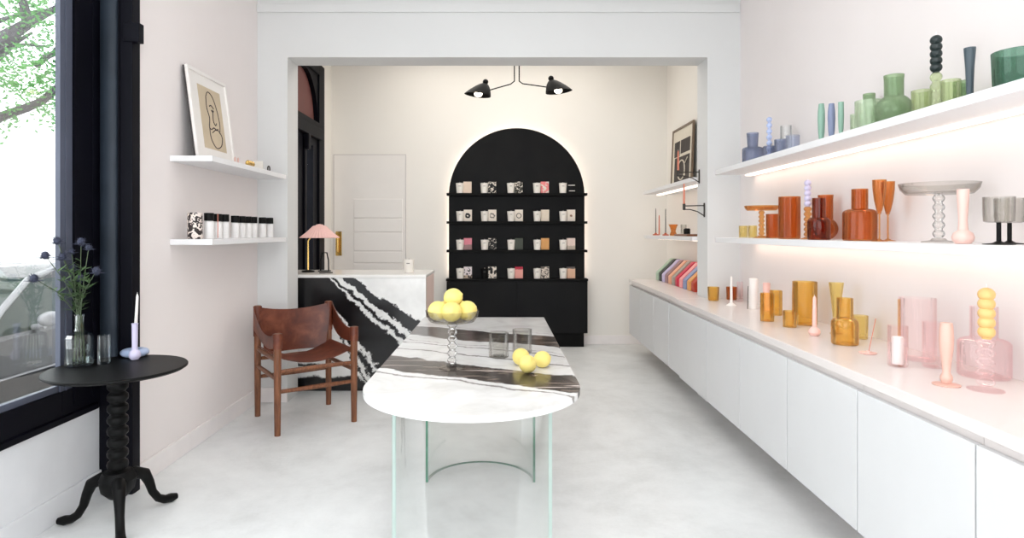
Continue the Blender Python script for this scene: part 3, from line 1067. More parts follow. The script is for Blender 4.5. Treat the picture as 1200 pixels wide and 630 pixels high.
bm = new(); add_tube(bm, [(0.003, 0, 0.004), (0.033, 0, 0.145)], 0.0015, 6); obj('stick', bm, M['wax_copper'], t_)
vessel('glass_vase', 'tall wide pink cylinder vase at the back of the worktop', 'vase', 'g_pink', on(1075, 421, ZC), p_tumbler(0.064, 0.245), G2)
bm = new(); add_tube(bm, [(0, 0, 0), (0.0, 0, 0.235)], 0.0055, 8)
o = obj('wooden_stick', bm, plain('pale_wood', S(212, 172, 130), 0.6), loc=on(1059, 419, ZC) + Vector((-0.012, 0.01, 0))); tag(o, 'copper coloured rod standing at the left side of the wide pink vase', 'stick')
vessel('glass_cylinder', 'pale pink glass cylinder with a bright core, left of the wide pink vase', 'glass', 'g_pink', on(1052, 428.5, ZC), p_tumbler(0.034, 0.152), G2)
bm = new(); add_lathe(bm, [(0, 0), (0.020, 0), (0.020, 0.10), (0.016, 0.104), (0, 0.104)], seg=20)
o = obj('pillar_candle', bm, M['wax_white'], loc=on(1052, 428.5, ZC, 0.008)); tag(o, 'short white candle inside the left pink glass cylinder', 'candle')
vessel('glass_cylinder', 'pale pink glass cylinder behind the pink turned candlestick', 'glass', 'g_pink', on(1093, 430, ZC), p_tumbler(0.034, 0.17), G2)
t_ = thing('candlestick', 'tall matt pink turned candlestick with a flat round foot', 'candlestick', on(1109, 451, ZC))
bm = new(); add_lathe(bm, [(0, 0), (0.040, 0), (0.040, 0.003), (0.012, 0.007), (0, 0.007)], seg=30); obj('foot', bm, M['cer_pink'], t_)
bm = new(); add_lathe(bm, [(0, 0.007), (0.013, 0.007), (0.018, 0.018), (0.018, 0.028), (0.011, 0.042), (0.014, 0.075), (0.020, 0.12), (0.0215, 0.15), (0.019, 0.195), (0.017, 0.206), (0.012, 0.206), (0.010, 0.19), (0, 0.19)], seg=24); obj('stem', bm, M['cer_pink'], t_)
vessel('glass_carafe', 'pink glass carafe with wide body and straight neck behind the yellow bubble candle', 'carafe', 'g_pink', on(1153, 441, ZC), p_carafe(0.078, 0.135, 0.041, 0.245, 0.02), G2)
bubble_holder('clear pink bubble stem holder under the yellow bubble candle', 'g_pink', on(1155, 457, ZC), 0.026, 0.165, 0.050, 5)
bubble_candle('yellow bubble candle standing in the clear pink holder', 'wax_yellow', on(1156, 457, ZC) + Vector((0, 0, 0.164)), 0.024, 0.165, 5)
# --- middle shelf
vessel('glass_tumbler', 'left of the two small gold tumblers at the far end of the lower shelf', 'glass', 'g_gold', at(1.585, 871, ZM), p_tumbler(0.028, 0.08), G3)
vessel('glass_tumbler', 'right of the two small gold tumblers at the far end of the lower shelf', 'glass', 'g_gold', at(1.60, 880.5, ZM) + Vector((0.004, -0.01, 0)), p_tumbler(0.028, 0.08), G3)
cake_stand('rust glass cake stand with a bubble stem', 'g_orange', at(1.60, 892.5, ZM), 0.105, 0.205, G3, 0.019, 0.05)
vessel('glass_tumbler', 'short rust glass cylinder half behind the tall rust vase', 'glass', 'g_rust', at(1.655, 905.5, ZM), p_tumbler(0.040, 0.152), G3)
vessel('glass_vase', 'tall rust cylinder vase on the lower shelf', 'vase', 'g_rust', at(1.575, 925, ZM), p_tumbler(0.057, 0.238), G3, ripple=0.02, nr=10, seg=50)
bubble_holder('orange bubble stem holder under the lilac bubble candle', 'g_orange', at(1.60, 946.5, ZM), 0.020, 0.176, 0.034, 6)
bubble_candle('lilac bubble candle standing in the orange holder', 'wax_lilac', at(1.60, 946.5, ZM) + Vector((0, 0, 0.175)), 0.018, 0.145, 5)
vessel('glass_carafe', 'dark rust carafe with a straight neck on the lower shelf', 'carafe', 'g_rust_dark', at(1.555, 959.5, ZM), p_carafe(0.053, 0.112, 0.031, 0.21, 0.025), G3)
vessel('round_bottle', 'round bellied rust bottle half behind the dark rust carafe', 'bottle', 'g_rust', at(1.672, 967.5, ZM), p_ball(0.060, 0.036, 0.235), G3)
vessel('glass_carafe', 'large orange carafe with a wide square-shouldered body', 'carafe', 'g_rust', at(1.60, 1007.5, ZM), p_carafe(0.071, 0.145, 0.034, 0.236, 0.022), G3, th=0.004)
fl = [(0.006, 0), (0.012, 0.02), (0.020, 0.06), (0.0255, 0.11), (0.0265, 0.145)]
goblet('champagne_flute', 'left of the two orange champagne flutes', 'glass', 'g_orange', at(1.56, 1030.5, ZM), fl, 0.115, 0.0035, 0.030, G3)
goblet('champagne_flute', 'right of the two orange champagne flutes', 'glass', 'g_orange', at(1.65, 1040.5, ZM), fl, 0.115, 0.0035, 0.030, G3)
cake_stand('large clear glass cake stand with a bubble stem', 'g_smoke', at(1.605, 1100, ZM), 0.129, 0.222, 'smoky glass on the lower wall shelf', 0.020, 0.055, 5, dish=0.040)
t_ = thing('bud_vase', 'matt pink flask with a ball foot and long neck beside the clear cake stand', 'vase', at(1.535, 1128.5, ZM))
bm = new(); add_lathe(bm, hollow([(0.022, 0), (0.030, 0.010), (0.033, 0.022), (0.028, 0.036), (0.015, 0.046), (0.013, 0.08), (0.017, 0.15), (0.018, 0.185)], 0.003), seg=26); obj('body', bm, M['cer_rose'], t_)
gb = [(0.030, 0), (0.040, 0.004), (0.0415, 0.03), (0.042, 0.082)]
goblet('goblet', 'left of the two smoky grey goblets on black stems', 'glass', 'g_smoke', at(1.555, 1170.5, ZM), gb, 0.070, 0.0065, 0.042, 'smoky glass on the lower wall shelf', 'black_satin')
goblet('goblet', 'right of the two smoky grey goblets on black stems', 'glass', 'g_smoke', at(1.660, 1183, ZM), gb, 0.070, 0.0065, 0.042, 'smoky glass on the lower wall shelf', 'black_satin')
# --- upper shelf
vessel('glass_carafe', 'blue glass carafe at the far end of the upper shelf', 'carafe', 'g_darkblue', at(1.60, 882, ZU), p_carafe(0.066, 0.118, 0.033, 0.212, 0.015, 1.15), G4)
vessel('candle_holder', 'low dark blue candle holder beside the blue carafe', 'candle holder', 'g_darkblue', at(1.56, 901.5, ZU), [(0.032, 0), (0.036, 0.02), (0.036, 0.072), (0.030, 0.076)], G4)
bubble_candle('pale blue bubble candle at the far end of the upper shelf', 'wax_blue', at(1.56, 901.5, ZU) + Vector((0, 0, 0.0062)), 0.0165, 0.245, 7)
vessel('glass_tumbler', 'dark rimmed blue tumbler right of the pale blue bubble candle', 'glass', 'g_darkblue', at(1.60, 915, ZU), p_tumbler(0.036, 0.105), G4)
vessel('glass_tumbler', 'lighter blue tumbler, nearer of the two blue tumblers', 'glass', 'g_blue', at(1.60, 929, ZU), p_tumbler(0.036, 0.105), G4)
vessel('glass_cylinder', 'almost invisible tall clear glass cylinder behind the blue tumblers', 'glass', 'g_clear', at(1.69, 921, ZU), p_tumbler(0.032, 0.21), G4)


def budvase(lab, mat, loc, r, h, top=0.7):
    bm = new()
    add_lathe(bm, [(0, 0), (r * 0.45, 0), (r * 0.55, h * 0.06), (r * 0.85, h * 0.3), (r, h * 0.6), (r * 0.95, h * 0.8), (r * top, h), (r * top * 0.7, h), (r * 0.4, h * 0.9), (0, h * 0.9)], seg=20)
    o = obj('bud_vase', bm, M[mat], loc=loc)
    return tag(o, lab, 'vase', 'slim bud vases on the upper wall shelf')


budvase('mint green lens-shaped bud vase, leftmost of the three slim ones', 'cer_mint', at(1.57, 962.5, ZU), 0.0175, 0.205)
budvase('slate blue bud vase between the two mint green ones', 'cer_slateblue', at(1.57, 972, ZU) + Vector((0.01, 0, 0)), 0.0175, 0.19)
budvase('mint green bud vase, rightmost of the three slim ones', 'cer_mint', at(1.57, 985.5, ZU), 0.013, 0.175, 0.95)
vessel('glass_tumbler', 'pale sage tumbler left of the sage carafe', 'glass', 'g_sage', at(1.58, 1004, ZU), p_tumbler(0.027, 0.095), G5)
vessel('glass_cylinder', 'wide sage green glass cylinder in front of the small green bottle', 'glass', 'g_sage', at(1.56, 1017.5, ZU), p_tumbler(0.052, 0.13), G5)
vessel('glass_bottle', 'small green bottle neck rising behind the wide sage cylinder', 'bottle', 'g_green', at(1.68, 1018.5, ZU), p_carafe(0.045, 0.10, 0.026, 0.205, 0.02), G5)
vessel('round_bottle', 'large green round bellied bottle with a wide neck on the upper shelf', 'bottle', 'g_green', at(1.60, 1047.5, ZU), p_ball(0.070, 0.036, 0.212), G5)
vessel('glass_tumbler', 'pale moss tumbler left of the black bubble candle', 'glass', 'g_moss', at(1.59, 1080, ZU), p_tumbler(0.035, 0.105, 1.08), G5)
bubble_holder('moss green bubble stem holder under the black candle', 'g_moss', at(1.59, 1097, ZU), 0.020, 0.155, 0.034, 4)
bubble_candle('black bubble candle standing in the moss green holder', 'wax_black', at(1.59, 1097, ZU) + Vector((0, 0, 0.154)), 0.020, 0.14, 5)
vessel('glass_tumbler', 'moss green tumbler, left of two beside the slate candlestick', 'glass', 'g_moss', at(1.585, 1114, ZU), p_tumbler(0.031, 0.105, 1.05), G5)
vessel('glass_tumbler', 'moss green tumbler directly beside the slate candlestick', 'glass', 'g_green', at(1.64, 1125.5, ZU) + Vector((0.004, -0.008, 0)), p_tumbler(0.031, 0.105, 1.05), G5)
bm = new(); add_lathe(bm, [(0, 0), (0.028, 0), (0.028, 0.004), (0.012, 0.010), (0.010, 0.03), (0.013, 0.12), (0.0175, 0.185), (0.0175, 0.19), (0.01, 0.19), (0, 0.18)], seg=24)
o = obj('candlestick', bm, M['cer_slate'], loc=at(1.575, 1136.5, ZU)); tag(o, 'slate grey tapering candlestick on the upper shelf', 'candlestick')
vessel('glass_bowl', 'large bottle green glass bowl at the right edge of the upper shelf', 'bowl', 'g_teal', at(1.60, 1193, ZU), [(0.060, 0), (0.063, 0.006), (0.067, 0.10), (0.068, 0.128)], G5, th=0.004)

# ------------------------------------------------------------------ marble display table
TX, TR_, TZ = -0.097, 0.386, 0.75
t_ = thing('display_table', 'long white marble table with black bands on curved glass supports', 'table', (TX, 2.19, 0))
bm = new()
out = [(TR_, 3.886 - 2.19), (-TR_, 3.886 - 2.19)] + [(-TR_ * math.cos(a), -TR_ * math.sin(a)) for a in [PI * k / 48 for k in range(49)]]
add_prism(bm, out, TZ - 0.020, TZ, 'z')
es = [e for e in bm.edges if abs(e.verts[0].co.z - e.verts[1].co.z) < 1e-5]
bmesh.ops.bevel(bm, geom=es, offset=0.005, segments=3, profile=0.5, affect='EDGES')
obj('tabletop', bm, M['marble_table'], t_)


M['g_pale_edge'] = plain('pale_glass_edge', S(206, 224, 218), 0.2, 0.5)


def curved_glass(cy, rad, a0, a1, name, edge='g_table_edge'):
    bm = new()
    th = 0.012
    N = 40
    pts = []
    for k in range(N + 1):
        a = a0 + (a1 - a0) * k / N
        pts.append(((rad) * math.cos(a), cy + rad * math.sin(a), (rad - th) * math.cos(a), cy + (rad - th) * math.sin(a)))
    z1 = TZ - 0.021
    rg = [[bm.verts.new((p_[0], p_[1], 0.001)), bm.verts.new((p_[0], p_[1], z1)), bm.verts.new((p_[2], p_[3], z1)), bm.verts.new((p_[2], p_[3], 0.001))] for p_ in pts]
    for A, B in zip(rg, rg[1:]):
        for i in range(4):
            bm.faces.new((A[i], A[(i + 1) % 4], B[(i + 1) % 4], B[i]))
    o_ = obj(name, bm, M['g_table'], t_)
    for k in (0, N):
        p_ = pts[k]
        bm = new()
        cx_, cy_ = (p_[0] + p_[2]) / 2, (p_[1] + p_[3]) / 2
        s_ = 1 if k else -1
        add_box(bm, cx_ - th / 2, cx_ + th / 2, cy_ - 0.0015, cy_ + 0.0015, 0.001, z1)
        obj('polished_edge', bm, M[edge], o_)
    bm = new()
    for k in range(N):
        p_, q_ = pts[k], pts[k + 1]
        vv = [bm.verts.new(c_) for c_ in ((p_[0], p_[1], 0.0004), (q_[0], q_[1], 0.0004), (q_[0] , q_[1] , 0.0035), (p_[0], p_[1], 0.0035))]
        bm.faces.new(vv)
        vv = [bm.verts.new(c_) for c_ in ((p_[2], p_[3], 0.0004), (q_[2], q_[3], 0.0004), (q_[2], q_[3], 0.0035), (p_[2], p_[3], 0.0035))]
        bm.faces.new(vv)
    obj('foot_edge', bm, M[edge], o_)


curved_glass(0.0, 0.288, PI, 2 * PI, 'front_support', 'g_pale_edge')
curved_glass(3.14 - 2.19, 0.284, 0, PI, 'rear_support')

# fruit stand, lemons, tumblers
fs = cake_stand('smoky glass fruit stand with a bubble stem, piled with lemons', 'g_smoke', (*on(530, 431, TZ)[:2], TZ + 0.001), 0.108, 0.232, None, 0.020, 0.052, 6, dish=0.045, cat='fruit stand')
FX, FY = fs.location[0], fs.location[1]
ZD = TZ + 0.001 + 0.232 - 0.045 + 0.006


def lemon(loc, r, rot, lab, grp):
    bm = new()
    prof = [(0, -1.13), (0.10, -1.10), (0.22, -1.02)]
    for k in range(1, 14):
        a = -PI / 2 + 0.28 + (PI - 0.56) * k / 14
        prof.append((math.cos(a) * 0.98, math.sin(a) * 1.03))
    prof += [(0.24, 1.03), (0.13, 1.13), (0.05, 1.18), (0, 1.185)]
    m_ = Matrix.Rotation(rot[2], 4, 'Z') @ Matrix.Rotation(rot[0], 4, 'X') @ Matrix.Diagonal((r, r, r, 1))
    add_lathe(bm, prof, seg=22, mat=m_)
    zmin = min(v.co.z for v in bm.verts)
    for v in bm.verts: v.co.z -= zmin
    o_ = obj('lemon', bm, M['lemon'], loc=loc, smooth=80)
    return tag(o_, lab, 'lemon', grp)


GL = 'lemons piled in the fruit stand'
for (dx_, dy_, dz_, r_, rt, lab) in [
    (-0.056, -0.020, 0.0, 0.040, (1.4, 0, 0.9), 'lemon at the left of the fruit stand'),
    (0.002, -0.053, 0.0, 0.041, (1.5, 0, 0.1), 'lemon at the front of the fruit stand, nearest of the pile'),
    (0.060, -0.010, 0.0, 0.040, (1.3, 0, 2.2), 'lemon at the right of the fruit stand'),
    (0.034, 0.062, 0.0, 0.036, (1.5, 0, 0.5), 'lemon behind the right one in the fruit stand'),
    (-0.034, 0.058, 0.0, 0.036, (1.5, 0, 2.5), 'lemon behind the left one in the fruit stand'),
    (0.003, 0.008, 0.052, 0.038, (1.2, 0, 1.2), 'topmost lemon of the pile in the fruit stand')]:
    lemon((FX + dx_, FY + dy_, ZD + dz_), r_, rt, lab, GL)
GL2 = 'three lemons lying on the marble table'
lemon(on(610.5, 428, TZ), 0.036, (1.5, 0, 0.6), 'left of the three lemons lying on the marble table', GL2)
lemon((*on(618.5, 437, TZ)[:2], TZ + 0.001), 0.035, (0.9, 0, 0.3), 'front middle lemon of the three on the marble table', GL2)
lemon(on(635.5, 430.5, TZ), 0.034, (1.4, 0, 2.0), 'right of the three lemons lying on the marble table', GL2)
vessel('glass_tumbler', 'smoky tumbler on the marble table between the fruit stand and the lemons', 'glass', 'g_smoke', on(584.5, 418, TZ), p_tumbler(0.044, 0.105), 'smoky tumblers on the marble table', th=0.003)
vessel('glass_tumbler', 'smoky tumbler on the marble table right behind the loose lemons', 'glass', 'g_smoke', on(612, 413, TZ), p_tumbler(0.044, 0.105), 'smoky tumblers on the marble table', th=0.003)

# ------------------------------------------------------------------ leather armchair
ch = thing('armchair', 'wooden safari armchair with a cognac leather sling seat and back', 'chair', (-1.348, 4.209, 0), math.radians(35.2))
PX, PY = 0.255, 0.252
for (sx, sy, hh) in ((-1, -1, 0.65), (1, -1, 0.65), (-1, 1, 0.778), (1, 1, 0.778)):
    bm = new()
    add_tube(bm, [(0, 0, 0), (0, 0, 0.25), (0, 0, 0.48), (0, 0, hh - 0.015), (0, 0, hh)], [0.019, 0.022, 0.0235, 0.024, 0.021], 14)
    obj('leg', bm, M['walnut'], ch, loc=(sx * PX, sy * PY, 0))
rails = [((-PX, -PY, 0.405), (PX, -PY, 0.405)), ((-PX, -PY, 0.277), (PX, -PY, 0.277)),
         ((-PX, PY, 0.405), (PX, PY, 0.405)), ((-PX, PY, 0.277), (PX, PY, 0.277)),
         ((-PX, -PY, 0.475), (-PX, PY, 0.475)), ((PX, -PY, 0.475), (PX, PY, 0.475)),
         ((-PX, -PY, 0.355), (-PX, PY, 0.355)), ((PX, -PY, 0.355), (PX, PY, 0.355))]
for a_, b_2 in rails:
    bm = new()
    mid = (Vector(a_) + Vector(b_2)) / 2
    add_tube(bm, [a_, mid, b_2], [0.0125, 0.016, 0.0125], 12)
    obj('rail', bm, M['walnut'], ch)


def seat_fn(u, v):
    x_ = -PX + 2 * PX * u
    s_ = 1 - (2 * u - 1) ** 2
    y_ = -PY + 0.035 + (2 * PY - 0.07) * v
    return (x_, y_, 0.498 - 0.062 * s_ - 0.02 * s_ * v)


bm = new(); sheet(bm, seat_fn, 20, 12, 0.006)
obj('seat', bm, M['leather'], ch)


def back_fn(u, v):
    x_ = -PX + 2 * PX * u
    s_ = 1 - (2 * u - 1) ** 2
    narrow = 1.0 - 0.16 * (1 - v) ** 1.5
    z_ = 0.44 + 0.33 * v - 0.035 * s_ * v
    return (x_ * narrow, PY - 0.024 + 0.05 * s_ - 0.02 * (1 - v), z_)


bm = new(); sheet(bm, back_fn, 20, 12, 0.006)
obj('backrest', bm, M['leather'], ch)
for s in (-1, 1):
    def arm_fn(u, v, s=s):
        y_ = PY + 0.0 - 2 * PY * u
        sag = 4 * u * (1 - u)
        ztop = 0.77 - 0.125 * u - 0.075 * sag
        wd = 0.155 * (1 - u) + 0.085 * u - 0.02 * sag
        return (s * (PX + 0.027 - 0.016 * sag * (1 - v)), y_, ztop - wd * (1 - v))
    bm = new(); sheet(bm, arm_fn, 16, 6, 0.005)
    obj('arm_strap', bm, M['leather'], ch)
for (sx, sy, zt, hh) in ((-1, -1, 0.648, 0.095), (1, -1, 0.648, 0.095), (-1, 1, 0.774, 0.21), (1, 1, 0.774, 0.21)):
    bm = new()
    add_lathe(bm, [(0.0245, 0), (0.0285, 0), (0.0295, hh * 0.5), (0.0285, hh), (0.0245, hh)], z0=zt - hh, seg=20, closed=True)
    obj('leather_cuff', bm, M['leather'], ch, loc=(sx * PX, sy * PY, 0))

# ------------------------------------------------------------------ reception desk
t_ = thing('reception_desk', 'black and white marble reception desk behind the leather chair', 'desk', (0, 0, 0))
boxo('front_panel', M['marble_desk'], WB + 0.003, -0.598, 4.94, 4.97, 0.001, 0.921, parent=t_, bev=0.002)
boxo('desktop', M['marble_white'], WB + 0.003, -0.596, 4.938, 5.595, 0.922, 0.946, parent=t_, bev=0.003)
M['desk_side'] = plain('desk_side_panel', S(222, 200, 192), 0.5)
boxo('side_panel', M['desk_side'], -0.628, -0.598, 4.972, 5.55, 0.001, 0.921, parent=t_)
boxo('desk_carcass', M['trim'], WB + 0.02, -0.63, 5.25, 5.55, 0.001, 0.921, parent=t_)
ZT = 0.947
lamp = thing('table_lamp', 'small brass table lamp with a pleated pink shade on the desk', 'lamp', (-1.665, 5.28, ZT))
bm = new(); add_lathe(bm, [(0, 0), (0.055, 0), (0.055, 0.012), (0.02, 0.018), (0, 0.018)], seg=28); obj('base', bm, M['black_satin'], lamp)
bm = new(); add_tube(bm, [(0, 0, 0.015), (0, 0, 0.27), (0.02, 0, 0.30), (0.09, 0, 0.31)], 0.007, 10); obj('pole', bm, M['brass'], lamp)
bm = new()
N = 72
top, bot = [], []
prof = [(0.035, 0.405), (0.055, 0.400), (0.11, 0.345), (0.165, 0.300), (0.162, 0.297), (0.105, 0.340), (0.05, 0.394), (0.033, 0.399)]
rings = []
for r_, z_ in prof:
    rings.append([bm.verts.new((0.10 + r_ * (1 + (0.03 if k % 2 else -0.03)) * math.cos(2 * PI * k / N), r_ * (1 + (0.03 if k % 2 else -0.03)) * math.sin(2 * PI * k / N), z_)) for k in range(N)])
for i in range(len(rings)):
    A, B = rings[i], rings[(i + 1) % len(rings)]
    for k in range(N):
        bm.faces.new((A[k], A[(k + 1) % N], B[(k + 1) % N], B[k]))
M['shade'] = plain('pink_pleated_fabric', S(232, 190, 184), 0.7)
sh_ = obj('lamp_shade', bm, M['shade'], lamp, smooth=10)
bm = new(); add_lathe(bm, [(0, 0.395), (0.036, 0.395), (0.03, 0.412), (0, 0.418)], cx=0.10, seg=20); obj('shade_cap', bm, M['shade'], lamp)
bm = new(); add_lathe(bm, [(0, 0.30), (0.012, 0.30), (0.012, 0.396), (0, 0.396)], cx=0.10, seg=12); obj('socket', bm, M['brass'], lamp)
bm = new(); add_sphere(bm, (0.10, 0, 0.315), 0.016); obj('bulb', bm, M['bulb'], lamp)
bm = new()
add_box(bm, -0.05, 0.05, -0.03, 0.03, 0, 0.008, bev=0.002)
add_tube(bm, [(-0.036, 0, 0.006), (-0.034, 0, 0.10), (-0.02, 0, 0.165), (0.02, 0, 0.165), (0.034, 0, 0.10), (0.036, 0, 0.006)], 0.006, 8)
o = obj('card_stand', bm, M['black_satin'], loc=(-1.545, 5.36, ZT)); tag(o, 'black wire loop stand on the desk beside the table lamp', 'stand')
bm = new(); add_tube(bm, [(-0.05, -0.015, 0.006), (0.055, 0.015, 0.006)], 0.005, 8)
o = obj('pen', bm, M['iron'], loc=(-1.46, 5.10, ZT)); tag(o, 'dark pen lying near the front edge of the desk', 'pen')
t_ = thing('candle', 'cream candle cup alone at the right end of the reception desk', 'candle', (-0.775, 5.2, ZT))
bm = new(); add_lathe(bm, [(0, 0), (0.040, 0), (0.047, 0.115), (0.043, 0.115), (0.040, 0.10), (0, 0.10)], seg=28); obj('cup', bm, M['cream'], t_)
bm = new(); add_box(bm, -0.014, 0.014, -0.0465, -0.0435, 0.078, 0.084); obj('printed_mark', bm, M['wax_grey'], t_)
bm = new(); add_tube(bm, [(0, 0, 0.10), (0.0, 0, 0.122)], 0.0015, 5); obj('wick', bm, M['black_cap'], t_)

# ------------------------------------------------------------------ arched display with candles
AX, ARr, YA = 0.200, 0.776, 6.93
t_ = thing('display_niche', 'black arched display case with four narrow shelves over a low cupboard', 'display case', (AX, YA, 0))
bm = new()
pl = [(ARr, 0.76), (-ARr, 0.76)] + [(-ARr * math.cos(a), 1.705 + ARr * math.sin(a)) for a in [PI * k / 48 for k in range(49)]]
pl = [(-ARr, 0.76)] + [(-ARr * math.cos(a), 1.705 + ARr * math.sin(a)) for a in [PI * k / 48 for k in range(49)]] + [(ARr, 0.76)]
add_prism(bm, pl, 0.0, 0.022, 'y')
t2 = NT('black_stained_panel')
nz = t2.noise(t2.obj(), 3.0, 4)
M['arch'] = t2.bsdf(t2.ramp(nz, [(0.3, (0.004, 0.004, 0.005)), (0.7, (0.008, 0.008, 0.008))]), 0.45, 0.10)
obj('arched_back_panel', bm, M['arch'], t_)
bm = new()
rl_ = ARr - 0.035
pts = [(-rl_, 0.045, 0.80)] + [(-rl_ * math.cos(a), 0.045, 1.705 + rl_ * math.sin(a)) for a in [PI * k / 40 for k in range(41)]] + [(rl_, 0.045, 0.80)]
add_tube(bm, pts, 0.007, 6)
obj('led_strip', bm, M['led_arch'], t_)
SHZ = [1.732, 1.415, 1.093]
for z_ in SHZ:
    bm = new(); add_box(bm, -0.792, 0.792, -0.125, -0.0005, z_ - 0.028, z_, bev=0.002); obj('shelf', bm, M['black'], t_)
bm = new(); add_box(bm, -0.796, 0.796, -0.155, 0.0, 0.745, 0.769, bev=0.002); obj('cupboard_top', bm, M['black'], t_)
bm = new(); add_box(bm, -0.790, 0.790, -0.125, 0.04, 0.162, 0.744); obj('cupboard_body', bm, M['black'], t_)
for x0, x1 in ((-0.790, -0.0015), (0.0015, 0.790)):
    bm = new(); add_box(bm, x0, x1, -0.145, -0.126, 0.160, 0.742, bev=0.002); obj('door', bm, M['arch'], t_)
bm = new(); add_box(bm, -0.77, 0.755, -0.10, 0.05, 0.0, 0.161); obj('plinth', bm, M['black'], t_)


def boxmat(name, kind, c1, c2, sc=40, thr=0.5, c3=None):
    t_m = NT(name)
    o_ = t_m.obj()
    X, Y_, Z_ = t_m.xyz(o_)
    if kind == 'plain':
        col = t_m.ramp(t_m.noise(o_, 9, 3), [(0.3, tuple(v_ * 0.92 for v_ in c1)), (0.7, c1)])
    elif kind == 'swirl':
        col = t_m.ramp(t_m.noise(o_, sc, 1, 0.4, 2.0), [(0.0, c1), (thr, c2)], 'CONSTANT')
    elif kind == 'split':
        col = t_m.ramp(t_m.math('ADD', t_m.math('MULTIPLY', Z_, 7.6), t_m.math('MULTIPLY', t_m.noise(o_, 30, 2), 0.2)), [(0.0, c1), (thr, c2)], 'CONSTANT')
        if c3: col = t_m.mix(t_m.ramp(t_m.noise(o_, 40, 1), [(0, 0.0), (0.58, 1.0)], 'CONSTANT'), col, c3)
    elif kind == 'ring':
        dz_ = t_m.math('SUBTRACT', Z_, 0.062)
        rr_ = t_m.math('POWER', t_m.math('ADD', t_m.math('MULTIPLY', X, X), t_m.math('MULTIPLY', dz_, dz_)), 0.5)
        rr_ = t_m.math('ADD', rr_, t_m.math('MULTIPLY', t_m.math('SUBTRACT', t_m.noise(o_, 45, 1), 0.5), 0.012 * thr))
        col = t_m.mix(lin_bands(t_m, rr_, [sc], 0.0012), c1, c2)
    return t_m.bsdf(col, 0.5, 0.3)


W_ = S(226, 216, 204); K_ = S(20, 20, 20)
rowname = ['top', 'second', 'third', 'lowest']
specs = [
    [('plain white carton with a peach tint', 'plain', S(228, 208, 190), None), ('carton with black and white swirls', 'swirl', K_, W_, 26, 0.52), ('olive and black carton with white spots', 'swirl', S(40, 40, 30), W_, 34, 0.57), ('pink blotched carton', 'swirl', S(230, 132, 132), W_, 20, 0.5), ('black carton with thin white lines', 'lines', K_, W_)],
    [('white carton with a black curved figure', 'ring', W_, K_, (0.008, 0.030), 1.6), ('white carton with a grey sketched figure', 'ring', W_, S(120, 115, 110), (0.016, 0.030), 3.0), ('white carton with a black ring', 'ring', W_, K_, (0.022, 0.030), 0.2), ('blank cream carton', 'plain', S(226, 214, 196), None), ('cream carton with a brown mark', 'ring', W_, S(130, 100, 80), (-0.01, 0.014), 1.0)],
    [('carton pink above and grey below', 'split', S(150, 118, 118), S(212, 128, 142), 0, 0.52), ('black carton with scattered white spots', 'swirl', K_, W_, 30, 0.60), ('plain dark olive carton', 'plain', S(66, 72, 62), None), ('plain tan orange carton', 'plain', S(216, 160, 98), None), ('pale rose and beige carton', 'split', S(190, 176, 160), S(226, 206, 196), 0, 0.42)],
    [('white carton with a dark patch', 'split', S(200, 180, 160), S(222, 212, 214), 0, 0.36, S(60, 54, 56)), ('carton banded white and black', 'bands', W_, K_), ('pink carton with a crimson top', 'split', S(228, 160, 150), S(176, 40, 62), 0, 0.86), ('carton in beige and black checks', 'swirl', S(50, 44, 42), S(216, 204, 190), 38, 0.48), ('peach carton with a dark ridge', 'split', S(222, 180, 152), S(92, 84, 82), 0, 0.93, None)]]
cup0 = None
rowz = SHZ + [0.769]
rxs = [534.3, 563.0, 594.0, 624.6, 655.0]
for r_ in range(4):
    for c_ in range(5):
        z_ = rowz[r_] + 0.0008
        Yc = YA - 0.085
        px0 = rxs[c_] + (0.4 if r_ else 0)
        xc = (px0 + 4.6 - 585) / 710 * Yc
        sp = specs[r_][c_]
        lab = 'cream cup on the %s arch shelf beside the %s' % (rowname[r_], sp[0])
        if (r_, c_) == (3, 1):
            lab = 'black candle cup on the lowest arch shelf, the only black one'
        if cup0 is None:
            cup0 = thing('candle', lab, 'candle', (xc, Yc, z_), 0, 'candle cups in the arched display')
            bm = new(); add_lathe(bm, [(0, 0), (0.037, 0), (0.045, 0.112), (0.041, 0.112), (0.038, 0.098), (0, 0.098)], seg=24)
            obj('cup', bm, M['cream'], cup0)
            bm = new(); add_tube(bm, [(0, 0, 0.097), (0, 0, 0.122)], 0.002, 5); obj('wick', bm, M['cream'], cup0)
            bm = new(); add_box(bm, -0.013, 0.013, -0.0435, -0.0410, 0.074, 0.079); obj('printed_mark', bm, M['wax_grey'], cup0)
        else:
            cpy = dup(cup0, (xc, Yc, z_), lab)
            if (r_, c_) == (3, 1):
                for k_ in kids(cpy):
                    if k_.name.startswith('cup'):
                        k_.data = k_.data.copy(); k_.data.materials.clear(); k_.data.materials.append(M['black_satin'])
        Yb = YA - 0.045
        xb = (px0 + 13.6 - 585) / 710 * Yb
        bm = new(); add_box(bm, -0.046, 0.046, -0.030, 0.030, 0, 0.130, bev=0.0015)
        if sp[1] == 'lines':
            mm = M['arch']
        elif sp[1] == 'bands':
            mm = boxmat('carton_%d_%d' % (r_, c_), 'swirl', sp[2], sp[3], 14, 0.5)
        else:
            mm = boxmat('carton_%d_%d' % (r_, c_), *sp[1:])
        o = obj('candle_box', bm, mm, loc=(xb, Yb, z_))
        tag(o, '%s, standing on the %s arch shelf' % (sp[0], rowname[r_]), 'box', 'printed candle cartons in the arched display')
        if sp[1] == 'lines':
            bm = new(); add_box(bm, -0.03, 0.046, -0.0315, -0.0302, 0.085, 0.093); add_box(bm, -0.02, 0.046, -0.0315, -0.0302, 0.022, 0.030); obj('printed_lines', bm, M['cream'], o)

# ------------------------------------------------------------------ two-armed ceiling lamp
LY = 5.95


def lp(px, py):
    return Vector(((px - 585) / 710 * LY, 0, H - (py - 271) / 710 * LY))


